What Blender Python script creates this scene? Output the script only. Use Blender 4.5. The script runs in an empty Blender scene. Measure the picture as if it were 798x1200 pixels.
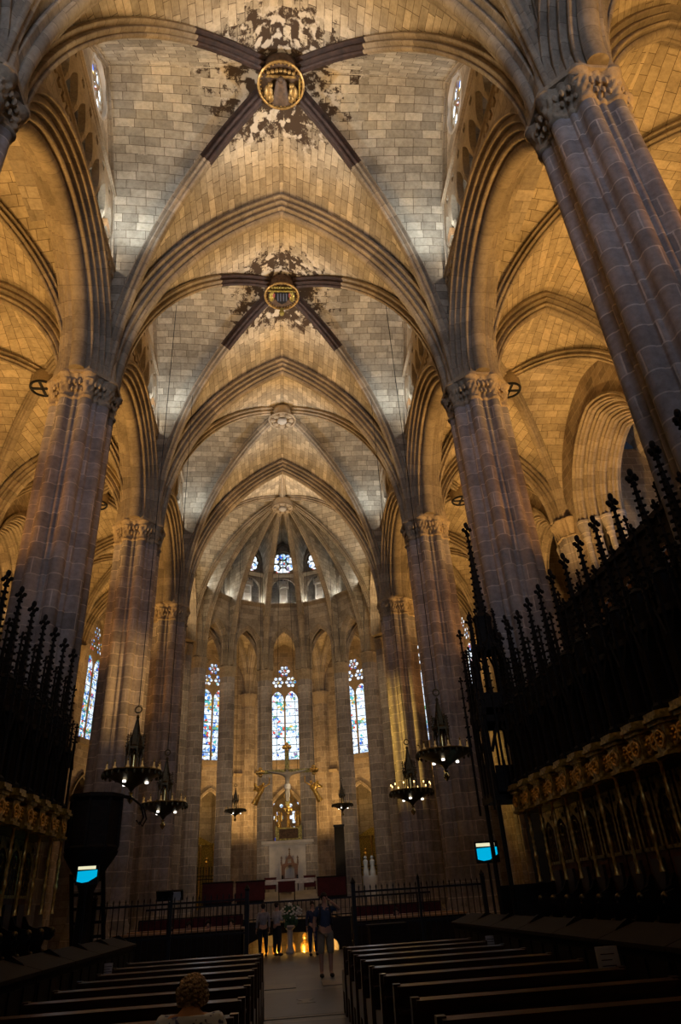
import bpy, bmesh, math, random
from math import sin, cos, pi, sqrt, atan2, acos, hypot
from mathutils import Vector as V, Matrix
from mathutils.geometry import tessellate_polygon
random.seed(7)
SC = bpy.context.scene
COL = SC.collection

# ------------------------------------------------------------------ helpers
class MB:
    """collects faces, then links them as one mesh object"""
    def __init__(s): s.v=[]; s.f=[]; s.uv=[]; s.uv2={}
    def add(s, vs, fs, uvs=None):
        o=len(s.v); s.v+=[tuple(p) for p in vs]
        for i,f in enumerate(fs):
            s.f.append([o+k for k in f])
            s.uv.append(uvs[i] if uvs else None)
    def grid(s, P, U=None, loop=False):
        """P rows of points; U rows of uv"""
        n=len(P); m=len(P[0]); vs=[p for r in P for p in r]; fs=[]; us=[]
        for i in range(n-1):
            for j in range(m if loop else m-1):
                k=(j+1)%m
                fs.append([i*m+j,i*m+k,(i+1)*m+k,(i+1)*m+j])
                if U:
                    w=U[i][j+1] if j+1<len(U[i]) else U[i][k]
                    w2=U[i+1][j+1] if j+1<len(U[i+1]) else U[i+1][k]
                    us.append([U[i][j],w,w2,U[i+1][j]])
        s.add(vs,fs,us if U else None)
    def box(s,x0,x1,y0,y1,z0,z1,M=None):
        vs=[V((x,y,z)) for z in (z0,z1) for y in (y0,y1) for x in (x0,x1)]
        if M: vs=[M@p for p in vs]
        fs=[[0,2,3,1],[4,5,7,6],[0,1,5,4],[2,6,7,3],[0,4,6,2],[1,3,7,5]]
        us=[]
        for f in fs:
            ax=[(max(vs[i][a] for i in f)-min(vs[i][a] for i in f)) for a in range(3)]
            d=min(range(3),key=lambda a:ax[a])
            o=[a for a in range(3) if a!=d]
            us.append([(vs[i][o[0]],vs[i][o[1]]) for i in f])
        s.add(vs,fs,us)
    def tube(s,pts,r,n=6,cap=True):
        pts=[V(p) for p in pts]; R=r if isinstance(r,(list,tuple)) else [r]*len(pts)
        rows=[]; prev=None
        for i,p in enumerate(pts):
            t=(pts[min(i+1,len(pts)-1)]-pts[max(i-1,0)]).normalized()
            if prev is None:
                a=V((0,0,1)) if abs(t.z)<.9 else V((1,0,0)); u=t.cross(a).normalized()
            else:
                u=prev-t*prev.dot(t)
                u=u.normalized() if u.length>1e-6 else t.orthogonal().normalized()
            w=t.cross(u); prev=u
            rows.append([p+(u*cos(2*pi*k/n)+w*sin(2*pi*k/n))*R[i] for k in range(n)])
        L=0; U=[]
        for i in range(len(pts)):
            if i: L+=(pts[i]-pts[i-1]).length
            U.append([(k/n*2*pi*R[i],L) for k in range(n+1)])
        s.grid(rows,U,True)
        if cap:
            s.add(rows[0],[list(range(n))[::-1]]); s.add(rows[-1],[list(range(n))])
    def lathe(s,prof,c=(0,0,0),n=16,M=None,star=0,amp=0):
        rows=[]
        for r,z in prof:
            row=[]
            for k in range(n):
                a=2*pi*k/n; rr=r*(1+amp*cos(star*a)) if star else r
                p=V((rr*cos(a),rr*sin(a),z))
                if M: p=M@p
                row.append(p+V(c))
            rows.append(row)
        U=[[(k/n*2*pi*r,z) for k in range(n+1)] for r,z in prof]
        s.grid(rows,U,True)
    def ball(s,c,r,n=10,m=6,sc=(1,1,1),M=None):
        c=V(c); rows=[]
        for i in range(m+1):
            t=pi*i/m; row=[]
            for k in range(n):
                p=V((r*sc[0]*sin(t)*cos(2*pi*k/n), r*sc[1]*sin(t)*sin(2*pi*k/n), -r*sc[2]*cos(t)))
                if M: p=M@p
                row.append(c+p)
            rows.append(row)
        s.grid(rows,None,True)
    def torus(s,c,R,r,n=24,m=6,M=None):
        c=V(c); rows=[]
        for i in range(n+1):
            a=2*pi*i/n; row=[]
            for k in range(m):
                b=2*pi*k/m; p=V(((R+r*cos(b))*cos(a),(R+r*cos(b))*sin(a),r*sin(b)))
                if M: p=M@p
                row.append(c+p)
            rows.append(row)
        s.grid(rows,None,True)
    def poly(s,outer,holes,fn,t):
        """flat slab with holes: outer/holes in (a,b); fn(a,b,d) -> xyz; thickness t"""
        loops=[outer]+holes
        flat=[p for l in loops for p in l]
        tris=tessellate_polygon([[V((p[0],p[1],0)) for p in l] for l in loops])
        n=len(flat)
        vs=[fn(p[0],p[1],0) for p in flat]
        s.add(vs,[list(q) for q in tris],[[flat[i] for i in q] for q in tris])
        if t:
            vs2=[fn(p[0],p[1],t) for p in flat]
            s.add(vs2,[list(q)[::-1] for q in tris],[[flat[i] for i in q][::-1] for q in tris])
            for l in loops:
                A=[fn(p[0],p[1],0) for p in l]; B=[fn(p[0],p[1],t) for p in l]
                L=[0]
                for i in range(len(l)): L.append(L[-1]+hypot(l[(i+1)%len(l)][0]-l[i][0],l[(i+1)%len(l)][1]-l[i][1]))
                m=len(l); fs=[[i,(i+1)%m,m+(i+1)%m,m+i] for i in range(m)]
                us=[[(0,L[i]),(0,L[i+1]),(t,L[i+1]),(t,L[i])] for i in range(m)]
                s.add(A+B,fs,us)
    def mesh(s,name,mat,smooth=True,ang=38):
        me=bpy.data.meshes.new(name)
        me.from_pydata(s.v,[],s.f)
        uvl=me.uv_layers.new(name='UVMap')
        data=[0.0]*(2*len(me.loops)); k=0
        for f,u in zip(s.f,s.uv):
            if u:
                for q in u: data[2*k]=q[0]; data[2*k+1]=q[1]; k+=1
            else:
                for i in f:
                    p=s.v[i]; data[2*k]=p[0]+p[1]; data[2*k+1]=p[2]; k+=1
        uvl.data.foreach_set('uv',data)
        bm=bmesh.new(); bm.from_mesh(me)
        bmesh.ops.remove_doubles(bm,verts=bm.verts,dist=2e-4)
        bmesh.ops.recalc_face_normals(bm,faces=bm.faces)
        bm.to_mesh(me); bm.free()
        if smooth:
            me.polygons.foreach_set('use_smooth',[True]*len(me.polygons))
            me.set_sharp_from_angle(angle=math.radians(ang))
        for m in (mat if isinstance(mat,list) else [mat]): me.materials.append(m)
        return me
    def build(s,name,mat,parent=None,smooth=True,ang=38):
        o=bpy.data.objects.new(name,s.mesh(name,mat,smooth,ang)); COL.objects.link(o)
        if parent: o.parent=parent
        return o

def tag(o,label=None,cat=None,group=None,kind=None):
    for k,v in (('label',label),('category',cat),('group',group),('kind',kind)):
        if v: o[k]=v
    return o
def empty(name,loc=(0,0,0),rz=0,label=None,cat=None,group=None,kind=None):
    o=bpy.data.objects.new(name,None); COL.objects.link(o); o.location=loc; o.rotation_euler=(0,0,rz)
    o.empty_display_size=.1
    return tag(o,label,cat,group,kind)
def copy_tree(o,parent=None):
    c=o.copy(); COL.objects.link(c); c.parent=parent
    for ch in list(o.children): copy_tree(ch,c)
    return c

# ------------------------------------------------------------------ curves and mouldings
def arc_half(P,Q,stilt=0.0,n=16):
    """half of a pointed arch from springing P up to apex Q"""
    P=V(P);Q=V(Q); out=[]
    h=V((Q.x-P.x,Q.y-P.y,0)); a=h.length; h.normalize()
    if stilt: out.append(P.copy())
    P2=P+V((0,0,stilt)); H=Q.z-P2.z
    if H>=a:
        r=(a*a+H*H)/(2*a); th=math.asin(min(1,H/r))
        for i in range(n+1):
            t=th*i/n; out.append(P2+h*(r-r*cos(t))+V((0,0,r*sin(t))))
    else:
        for i in range(n+1):
            t=pi/2*i/n; out.append(P2+h*(a-a*cos(t))+V((0,0,H*sin(t))))
    return out
def lobed(width,depth,n,k=7,flat=0.3):
    """moulding section: n rolls stepping from (-w/2,0) to the soffit and back"""
    pts=[]; half=[(-width/2,0.0)]
    m=max(1,n)
    A=V((-width/2,-0.02)); B=V((-width*flat/2,-depth))
    for i in range(m):
        a=A.lerp(B,i/m); b=A.lerp(B,(i+1)/m)
        # square step then roll
        nrm=V((-(B-A).y,(B-A).x)).normalized()
        if nrm.x>0: nrm=-nrm
        L=(b-a).length
        for j in range(k+1):
            t=j/k
            bul=sin(pi*t/.66)*L*.36 if t<.66 else -sin(pi*(t-.66)/.34)*L*.30
            p=a.lerp(b,t)+nrm*bul
            half.append((p.x,p.y))
    roll=[]
    w=width*flat/2
    for j in range(1,7):
        t=pi*j/7; roll.append((-w*cos(t),-depth-w*.75*sin(t)))
    return half+roll+[(-x,y) for x,y in reversed(half)]
def sweep(mb,curve,prof,v0=0.0,mitre=True,flip=1):
    """sweep a section along half an arch; section x = sideways, y = outward"""
    P=curve[0];Q=curve[-1]
    h=V((Q.x-P.x,Q.y-P.y,0)).normalized(); b=V((h.y,-h.x,0))*flip
    rows=[];U=[];L=v0
    pl=[0]
    for i in range(1,len(prof)): pl.append(pl[-1]+hypot(prof[i][0]-prof[i-1][0],prof[i][1]-prof[i-1][1]))
    for i,p in enumerate(curve):
        t=(curve[min(i+1,len(curve)-1)]-curve[max(i-1,0)]).normalized()
        if i==0: t=(curve[1]-curve[0]).normalized()
        if i==len(curve)-1: t=(curve[-1]-curve[-2]).normalized()
        nn=(-h*t.z+V((0,0,1))*t.dot(h))
        if mitre and i==len(curve)-1:
            c=max(.35,t.dot(h)); nn=V((0,0,1))/c
        if i: L+=(curve[i]-curve[i-1]).length
        rows.append([p+b*x+nn*y for x,y in prof]); U.append([(q,L) for q in pl])
    mb.grid(rows,U); mb.add(rows[0],[list(range(len(rows[0])))])
def offset_from(c,q,o,z):
    d=V((q[0]-c[0],q[1]-c[1],0)).normalized()*o
    return V((c[0]+d.x,c[1]+d.y,z))
def web(mb,A,W,n=7,bowl=.12):
    """ruled vault web between two curves that start together; stored with course-aligned uv"""
    m=min(len(A),len(W)); rows=[];U=[];L=0
    for i in range(m):
        a=A[i];w=W[i]; row=[];u=[]
        if i: L+=((a+w)/2-(A[i-1]+W[i-1])/2).length
        d=(w-a).length
        for j in range(n+1):
            t=j/n; p=a.lerp(w,t)+V((0,0,bowl*4*t*(1-t)*min(1,d/5)))
            row.append(p); u.append((-d*(1-t)+50,L))
        rows.append(row);U.append(u)
    mb.grid(rows,U)
def resample(c,n):
    L=[0]
    for i in range(1,len(c)): L.append(L[-1]+(c[i]-c[i-1]).length)
    out=[]; k=0
    for i in range(n+1):
        s=L[-1]*i/n
        while k<len(c)-2 and L[k+1]<s: k+=1
        t=(s-L[k])/max(1e-9,L[k+1]-L[k]); out.append(c[k].lerp(c[k+1],t))
    return out
def by_height(c,zs):
    """points of a rising curve at the given heights fractions"""
    out=[];z0=c[0].z;z1=c[-1].z
    for f in zs:
        z=z0+(z1-z0)*f
        for i in range(len(c)-1):
            if c[i+1].z>=z-1e-9:
                t=(z-c[i].z)/max(1e-9,c[i+1].z-c[i].z); out.append(c[i].lerp(c[i+1],min(1,max(0,t)))); break
        else: out.append(c[-1].copy())
    return out
HF=[sin(pi/2*i/18) for i in range(19)]
def pointed(hw,zs,za,n=10,c=0.0):
    """2-D loop part of a pointed arch: right springing -> apex -> left springing"""
    R=[(c+hw-(p.x),p.z) for p in arc_half((0,0,zs),(hw,0,za),0,n)]
    return R+[(2*c-x,z) for x,z in reversed(R[:-1])]
def circle(cx,cy,r,n=24,ph=0): return [(cx+r*cos(2*pi*k/n+ph),cy+r*sin(2*pi*k/n+ph)) for k in range(n)]
def foil(cx,cy,r,n=4,ph=0,k=5):
    out=[]
    rr=r*.5; d=r*.5
    for i in range(n):
        a=2*pi*i/n+ph
        for j in range(k):
            b=a+(j/(k-1)-.5)*pi*1.15
            out.append((cx+d*cos(a)+rr*cos(b),cy+d*sin(a)+rr*sin(b)))
    return out

# ------------------------------------------------------------------ materials
def mat_new(name):
    m=bpy.data.materials.new(name); m.use_nodes=True
    nt=m.node_tree; nt.nodes.clear()
    out=nt.nodes.new('ShaderNodeOutputMaterial')
    return m,nt,out
def N(nt,t,**k):
    n=nt.nodes.new(t)
    for a,b in k.items():
        if a in n.inputs: n.inputs[a].default_value=b
        else: setattr(n,a,b)
    return n
def ramp(nt,fac,stops):
    r=nt.nodes.new('ShaderNodeValToRGB'); e=r.color_ramp.elements
    e[0].position,e[0].color=stops[0]; e[1].position,e[1].color=stops[-1]
    for p,c in stops[1:-1]:
        q=e.new(p); q.color=c
    nt.links.new(fac,r.inputs[0]); return r.outputs[0]
def mix(nt,fac,a,b,mode='MIX'):
    m=nt.nodes.new('ShaderNodeMix'); m.data_type='RGBA'; m.blend_type=mode
    for i,x in ((0,fac),(6,a),(7,b)):
        if hasattr(x,'is_output'): nt.links.new(x,m.inputs[i])
        else: m.inputs[i].default_value=x
    return m.outputs[2]
def rgb(*c): return (c[0],c[1],c[2],1)
def stone(name,base,bw=.75,rh=.36,mortar=.012,mcol=None,var=.35,rough=.9,dark=None,stain=0,bump=.35,fine=1.0):
    m,nt,out=mat_new(name); L=nt.links.new
    uv=N(nt,'ShaderNodeTexCoord'); ob=uv.outputs['Object']
    # gently uneven courses
    nz0=N(nt,'ShaderNodeTexNoise',Scale=1.7); L(uv.outputs['UV'],nz0.inputs['Vector'])
    mx=N(nt,'ShaderNodeVectorMath',operation='MULTIPLY_ADD'); L(nz0.outputs['Color'],mx.inputs[0]); mx.inputs[1].default_value=(.05,.03,0); L(uv.outputs['UV'],mx.inputs[2])
    br=N(nt,'ShaderNodeTexBrick',Scale=1.0); br.offset=.5; br.squash=.8; br.squash_frequency=3
    for k,v in (('Brick Width',bw),('Row Height',rh),('Mortar Size',mortar),('Mortar Smooth',.3),('Bias',0.0)): br.inputs[k].default_value=v
    br.inputs['Color1'].default_value=rgb(*[c*(1-var) for c in base]); br.inputs['Color2'].default_value=rgb(*[min(1,c*(1+var*.7)) for c in base])
    br.inputs['Mortar'].default_value=rgb(*(mcol or [c*.45 for c in base]))
    L(mx.outputs[0],br.inputs['Vector'])
    n1=N(nt,'ShaderNodeTexNoise',Scale=.55*fine,Detail=6.0,Roughness=.65); L(ob,n1.inputs['Vector'])
    n2=N(nt,'ShaderNodeTexNoise',Scale=7.0*fine,Detail=5.0,Roughness=.7); L(ob,n2.inputs['Vector'])
    c1=mix(nt,1.0,br.outputs['Color'],ramp(nt,n1.outputs['Fac'],[(.3,rgb(.62,.6,.58)),(.55,rgb(1,1,1)),(.75,rgb(1.15,1.1,1.0))]),'MULTIPLY')
    c2=mix(nt,.6,c1,ramp(nt,n2.outputs['Fac'],[(.3,rgb(.6,.58,.55)),(.6,rgb(1.1,1.1,1.1))]),'MULTIPLY')
    if stain:
        at=N(nt,'ShaderNodeAttribute'); at.attribute_name='wear'
        n3=N(nt,'ShaderNodeTexNoise',Scale=2.4,Detail=7.0,Roughness=.75); L(ob,n3.inputs['Vector'])
        # whole stones lose their skin: pick by brick colour as well
        sep=N(nt,'ShaderNodeSeparateColor'); L(br.outputs['Color'],sep.inputs[0])
        a1=N(nt,'ShaderNodeMath',operation='MULTIPLY_ADD'); L(at.outputs['Fac'],a1.inputs[0]); a1.inputs[1].default_value=.38; L(n3.outputs['Fac'],a1.inputs[2])
        a2=N(nt,'ShaderNodeMath',operation='MULTIPLY_ADD'); L(sep.outputs[0],a2.inputs[0]); a2.inputs[1].default_value=-.5/base[0]*.5; L(a1.outputs[0],a2.inputs[2])
        msk=ramp(nt,a2.outputs[0],[(.50,rgb(0,0,0)),(.56,rgb(1,1,1))])
        n4=N(nt,'ShaderNodeTexNoise',Scale=2.6,Detail=3.0); L(ob,n4.inputs['Vector'])
        pale=ramp(nt,n4.outputs['Fac'],[(.52,rgb(.060,.038,.023)),(.58,rgb(.55,.47,.36))])
        c2=mix(nt,msk,c2,pale)
    b=N(nt,'ShaderNodeBsdfPrincipled',Roughness=rough); b.inputs['Specular IOR Level'].default_value=.2
    L(c2,b.inputs['Base Color'])
    ad=N(nt,'ShaderNodeMath',operation='MULTIPLY_ADD'); L(n2.outputs['Fac'],ad.inputs[0]); ad.inputs[1].default_value=.6
    iv=N(nt,'ShaderNodeMath',operation='SUBTRACT'); iv.inputs[0].default_value=1; L(br.outputs['Fac'],iv.inputs[1]); L(iv.outputs[0],ad.inputs[2])
    bp=N(nt,'ShaderNodeBump',Strength=bump,Distance=.03); L(ad.outputs[0],bp.inputs['Height']); L(bp.outputs[0],b.inputs['Normal'])
    L(b.outputs[0],out.inputs[0]); return m
def plain(name,col,rough=.6,metal=0.0,var=.3,scale=6.0,bump=0,spec=.4,emit=None,es=0,coat=0):
    m,nt,out=mat_new(name); L=nt.links.new
    tc=N(nt,'ShaderNodeTexCoord'); n=N(nt,'ShaderNodeTexNoise',Scale=scale,Detail=4.0); L(tc.outputs['Object'],n.inputs['Vector'])
    c=ramp(nt,n.outputs['Fac'],[(.3,rgb(*[x*(1-var) for x in col])),(.7,rgb(*[min(1,x*(1+var*.5)) for x in col]))])
    b=N(nt,'ShaderNodeBsdfPrincipled',Roughness=rough,Metallic=metal); b.inputs['Specular IOR Level'].default_value=spec
    L(c,b.inputs['Base Color'])
    if coat: b.inputs['Coat Weight'].default_value=coat
    if emit: b.inputs['Emission Color'].default_value=rgb(*emit); b.inputs['Emission Strength'].default_value=es
    if bump:
        bp=N(nt,'ShaderNodeBump',Strength=bump,Distance=.02); L(n.outputs['Fac'],bp.inputs['Height']); L(bp.outputs[0],b.inputs['Normal'])
    L(b.outputs[0],out.inputs[0]); return m
def wood(name,col,rough=.45,scale=3.0,coat=0,spec=.5):
    m,nt,out=mat_new(name); L=nt.links.new
    tc=N(nt,'ShaderNodeTexCoord'); mp=N(nt,'ShaderNodeMapping'); mp.inputs['Scale'].default_value=(.6,6,6); L(tc.outputs['Object'],mp.inputs['Vector'])
    n=N(nt,'ShaderNodeTexNoise',Scale=scale,Detail=5.0,Distortion=1.2); L(mp.outputs[0],n.inputs['Vector'])
    c=ramp(nt,n.outputs['Fac'],[(.3,rgb(*[x*.55 for x in col])),(.7,rgb(*[min(1,x*1.25) for x in col]))])
    b=N(nt,'ShaderNodeBsdfPrincipled',Roughness=rough); L(c,b.inputs['Base Color']); b.inputs['Specular IOR Level'].default_value=spec
    if coat: b.inputs['Coat Weight'].default_value=coat; b.inputs['Coat Roughness'].default_value=.2
    L(b.outputs[0],out.inputs[0]); return m
def stained(name,strength,white=.45,sc=5.0,pal=None,bars=.55,tint=(1,1,1)):
    """leaded coloured glass, lit from outside by daylight"""
    m,nt,out=mat_new(name); L=nt.links.new
    tc=N(nt,'ShaderNodeTexCoord')
    v=N(nt,'ShaderNodeTexVoronoi',Scale=sc); L(tc.outputs['UV'],v.inputs['Vector'])
    v2=N(nt,'ShaderNodeTexVoronoi',Scale=sc); v2.feature='DISTANCE_TO_EDGE'; L(tc.outputs['UV'],v2.inputs['Vector'])
    sp=N(nt,'ShaderNodeSeparateColor'); L(v.outputs['Color'],sp.inputs[0])
    pal=pal or [(0,(.03,.14,.75)),(.18,(.12,.38,.95)),(.34,(.12,.6,.6)),(.46,(.85,.12,.08)),(.53,(.9,.62,.12)),(.60,(.2,.5,.25)),(.68,(.35,.55,1.0)),(.82,(.30,.22,.4)),(.88,(.65,.82,1))]
    r=nt.nodes.new('ShaderNodeValToRGB'); r.color_ramp.interpolation='CONSTANT'; e=r.color_ramp.elements
    e[0].position=0; e[0].color=rgb(*pal[0][1]); e[1].position=pal[-1][0]; e[1].color=rgb(*pal[-1][1])
    for p,c in pal[1:-1]:
        q=e.new(p); q.color=rgb(*c)
    L(sp.outputs[0],r.inputs[0])
    n=N(nt,'ShaderNodeTexNoise',Scale=1.1,Detail=3.0); L(tc.outputs['UV'],n.inputs['Vector'])
    ad=N(nt,'ShaderNodeMath',operation='MULTIPLY_ADD'); L(sp.outputs[1],ad.inputs[0]); ad.inputs[1].default_value=.45; L(n.outputs['Fac'],ad.inputs[2])
    wm=ramp(nt,ad.outputs[0],[(white-.03,rgb(0,0,0)),(white+.03,rgb(1,1,1))])
    c=mix(nt,wm,r.outputs[0],rgb(1.1*tint[0],1.25*tint[1],1.4*tint[2]))
    ld=ramp(nt,v2.outputs['Distance'],[(.015,rgb(.1,.1,.1)),(.04,rgb(1,1,1))])
    br=N(nt,'ShaderNodeTexBrick',Scale=1.0); br.offset=0
    for k,vv in (('Brick Width',50.0),('Row Height',bars),('Mortar Size',.022),('Mortar Smooth',0.0)): br.inputs[k].default_value=vv
    br.inputs['Color1'].default_value=br.inputs['Color2'].default_value=rgb(1,1,1); br.inputs['Mortar'].default_value=rgb(0,0,0)
    L(tc.outputs['UV'],br.inputs['Vector'])
    c=mix(nt,1.0,c,ld,'MULTIPLY'); c=mix(nt,1.0,c,br.outputs['Color'],'MULTIPLY')
    em=N(nt,'ShaderNodeEmission',Strength=strength); L(c,em.inputs[0]); L(em.outputs[0],out.inputs[0]); return m
def emis(name,col,s):
    m,nt,out=mat_new(name); e=N(nt,'ShaderNodeEmission',Strength=s); e.inputs[0].default_value=rgb(*col); nt.links.new(e.outputs[0],out.inputs[0]); return m

M={}
M['web']=stone('vault_stone',(.50,.42,.30),bw=.66,rh=.31,mortar=.011,mcol=(.17,.13,.085),var=.34,stain=1)
M['web2']=stone('aisle_vault_stone',(.50,.41,.28),bw=.72,rh=.34,mortar=.011,mcol=(.17,.125,.07),var=.22)
M['wall']=stone('wall_stone',(.42,.35,.26),bw=.8,rh=.40,mortar=.016,mcol=(.28,.23,.16),var=.28)
M['wallp']=stone('wall_pale_joint_stone',(.40,.32,.23),bw=.7,rh=.38,mortar=.018,mcol=(.52,.44,.33),var=.28)
M['pier']=stone('pier_stone',(.33,.295,.27),bw=1.1,rh=.46,mortar=.017,mcol=(.55,.48,.41),var=.25)
M['rib']=stone('rib_stone',(.38,.31,.22),bw=3.0,rh=.55,mortar=.012,mcol=(.24,.19,.13),var=.22)
M['carv']=stone('carved_stone',(.38,.30,.20),bw=3,rh=3,mortar=0,var=.1,bump=.6,fine=2)
M['paint']=plain('painted_rib',(.040,.020,.014),.7,var=.6,scale=5)
M['redpaint']=plain('red_painted_edge',(.22,.05,.03),.7,var=.5,scale=9)
M['gold']=plain('gilding',(.72,.46,.12),.36,.85,var=.45,scale=12,bump=.4)
M['oldgold']=plain('worn_gilding',(.42,.32,.08),.38,.7,var=.75,scale=14,bump=.7)
M['bossgold']=plain('dim_boss_gilding',(.34,.20,.06),.45,.6,var=.6,scale=10,bump=.5)
M['bossdark']=plain('boss_dark_paint',(.09,.05,.025),.6,.2,var=.5,scale=8)  # dark brown paint of the boss drum and central figure
M['iron']=plain('wrought_iron',(.018,.018,.02),.5,.6,var=.3)
M['bronze']=plain('dark_bronze',(.10,.075,.035),.38,.85,var=.4,scale=10)
M['brass']=plain('polished_brass',(.75,.58,.22),.22,1.0,var=.2)
M['dwood']=wood('dark_walnut',(.018,.012,.008),.7,spec=.15)
M['dwood2']=wood('blackened_oak',(.015,.012,.010),.7,spec=.18)
M['pew']=wood('varnished_pew_wood',(.052,.026,.015),.30,coat=.25)
M['table']=wood('honey_table_wood',(.42,.22,.09),.4)
M['panelred']=plain('painted_stall_panel',(.10,.035,.02),.55,var=.7,scale=10)
M['bulb']=emis('lamp_bulb',(1,.93,.82),2.5)
M['candle']=plain('candle_wax',(.45,.33,.16),.5,emit=(1,.55,.16),es=.12)
M['flame']=emis('candle_lamp',(1,.62,.2),5)
M['cloth_w']=plain('white_cloth',(.75,.74,.72),.8)
M['cloth_r']=plain('crimson_cloth',(.07,.008,.012),.85)
M['throne']=wood('throne_wood',(.16,.075,.035),.5)
M['drape']=plain('black_drape',(.012,.011,.011),.9)
M['marble']=plain('pale_marble',(.52,.48,.42),.35,var=.2,scale=2)
M['plaster']=plain('pale_plaster',(.40,.36,.30),.85,var=.2,scale=2)
M['paper']=plain('white_paper',(.62,.61,.60),.8,var=.05)
M['flower']=plain('white_petals',(.75,.76,.70),.7)
M['leaf']=plain('green_leaves',(.04,.09,.03),.6)
M['glass_e']=stained('stained_glass_pale',1.1,white=.60,sc=5.2)
M['glass_b']=stained('stained_glass_blue',1.0,white=.71,sc=5.2)
M['glass_m']=stained('stained_glass_mixed',.9,white=.74,sc=6)
M['glass_o']=stained('stained_glass_oculus',1.2,white=.62,sc=5.0,bars=9)
M['glass_n']=stained('stained_glass_daylit',2.6,white=.58,sc=5.0,bars=9)
M['glass_s']=stained('stained_glass_deep_blue',.7,white=.97,sc=6,pal=[(0,(.03,.08,.6)),(.3,(.05,.2,.9)),(.5,(.8,.08,.08)),(.65,(.1,.2,.8)),(.85,(.8,.6,.3))])
# ------------------------------------------------------------------ the church
W=6.32; AX=13.0; CX=18.2
TY=[-1.38,7.76,16.90,26.04,35.18]; YA=41.0; RA=6.32; RO=12.9
ZC0,ZS=15.0,15.95; ZV=26.35; ZT=25.65; ZA=20.75
K=pi/7; XW=5.92
ang=lambda k:(-pi/2+K*k)          # k=0..7, angle from +y, negative = left
pa=lambda R,a:(R*sin(a),YA+R*cos(a))
def struct(o,label=None,cat=None): return tag(o,label,cat,None,'structure')

# ---- floor
mfl,nt,out=mat_new('stone_floor'); L=nt.links.new
tc=N(nt,'ShaderNodeTexCoord'); br=N(nt,'ShaderNodeTexBrick',Scale=1.0)
for k,v in (('Brick Width',.9),('Row Height',.9),('Mortar Size',.012)): br.inputs[k].default_value=v
br.inputs['Color1'].default_value=rgb(.08,.077,.08); br.inputs['Color2'].default_value=rgb(.125,.12,.12); br.inputs['Mortar'].default_value=rgb(.08,.07,.06)
L(tc.outputs['UV'],br.inputs['Vector'])
n=N(nt,'ShaderNodeTexNoise',Scale=2.0,Detail=6.0); L(tc.outputs['Object'],n.inputs['Vector'])
c=mix(nt,.6,br.outputs['Color'],ramp(nt,n.outputs['Fac'],[(.3,rgb(.5,.5,.5)),(.7,rgb(1.1,1.1,1.1))]),'MULTIPLY')
b=N(nt,'ShaderNodeBsdfPrincipled',Roughness=.38); L(c,b.inputs['Base Color']); L(b.outputs[0],out.inputs[0]); M['floor']=mfl
fb=MB(); fb.add([(-19,-11,0),(19,-11,0),(19,28.2,0),(-19,28.2,0)],[[0,1,2,3]],[[(-19,-11),(19,-11),(19,28.2),(-19,28.2)]])
for s in (-1,1):
    a,b_=sorted((s*1.7,s*19)); fb.add([(a,28.2,0),(b_,28.2,0),(b_,62,0),(a,62,0)],[[0,1,2,3]],[[(a,28.2),(b_,28.2),(b_,62),(a,62)]])
struct(fb.build('floor',M['floor']),'dark stone slab floor of the church','floor')
# grave slabs set in the aisle paving
M['slab_d']=plain('blue_grey_slab',(.06,.062,.08),.4,var=.25,scale=4); M['slab_p']=plain('pale_slab',(.20,.19,.185),.45,var=.2,scale=4)
for i,(x0,x1,y0,y1,m,lab) in enumerate([(-.78,1.02,13.0,16.4,'slab_d','dark grave slab set in the central aisle paving'),(-.78,-.02,17.0,17.9,'slab_p','pale square slab at the left of the aisle behind the grave slab'),(.55,1.3,17.0,18.2,'slab_p','pale slab at the right of the aisle behind the grave slab'),(-.78,1.1,10.6,12.4,'slab_d','nearest dark grave slab in the central aisle')]):
    m_=MB(); m_.box(x0,x1,y0,y1,0,.012)
    o=struct(m_.build('floor_slab',M[m]),lab,'floor slab')
    if i in (0,3):
        q=MB(); cx=(x0+x1)/2; cy=(y0+y1)/2
        q.poly([(cx-.16,cy-.28),(cx+.16,cy-.28),(cx+.05,cy),(cx+.16,cy+.28),(cx-.16,cy+.28),(cx-.05,cy)],[],lambda a,b,d:(a,b,.012+d),.004); q.build('inlaid_emblem',M['slab_p'],o)
        e=MB()
        for a,b2,c2,d2 in ((x0,x1,y0-.16,y0),(x0,x1,y1,y1+.16)): e.box(a,b2,c2,d2,0,.01)
        e.build('border',M['slab_p'],o)

# ---- clustered pillars
def outline(core,main,mr,mc,nm,minor,nr,nc,phase,n=144):
    pts=[]
    cs=[(mc*cos(2*pi*k/main+phase),mc*sin(2*pi*k/main+phase),mr) for k in range(main)]
    per=minor
    for k in range(main):
        for j in range(1,per+1):
            a=2*pi*(k+j/(per+1))/main+phase; cs.append((nc*cos(a),nc*sin(a),nr))
    for i in range(n):
        t=2*pi*i/n; dx,dy=cos(t),sin(t); r=core
        for cx,cy,cr in cs:
            d=cx*dx+cy*dy; h=cx*cx+cy*cy-d*d
            if d>0 and h<cr*cr: r=max(r,d+sqrt(cr*cr-h))
        pts.append((r*dx,r*dy))
    return pts
OUT_N=outline(.60,8,.175,.78,8,3,.068,.735,pi/8,224)
OUT_A=outline(.37,8,.115,.42,8,1,.07,.43,pi/8,112)
OUT_R=outline(.50,8,.16,.50,8,1,.08,.54,pi/8,96)
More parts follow.
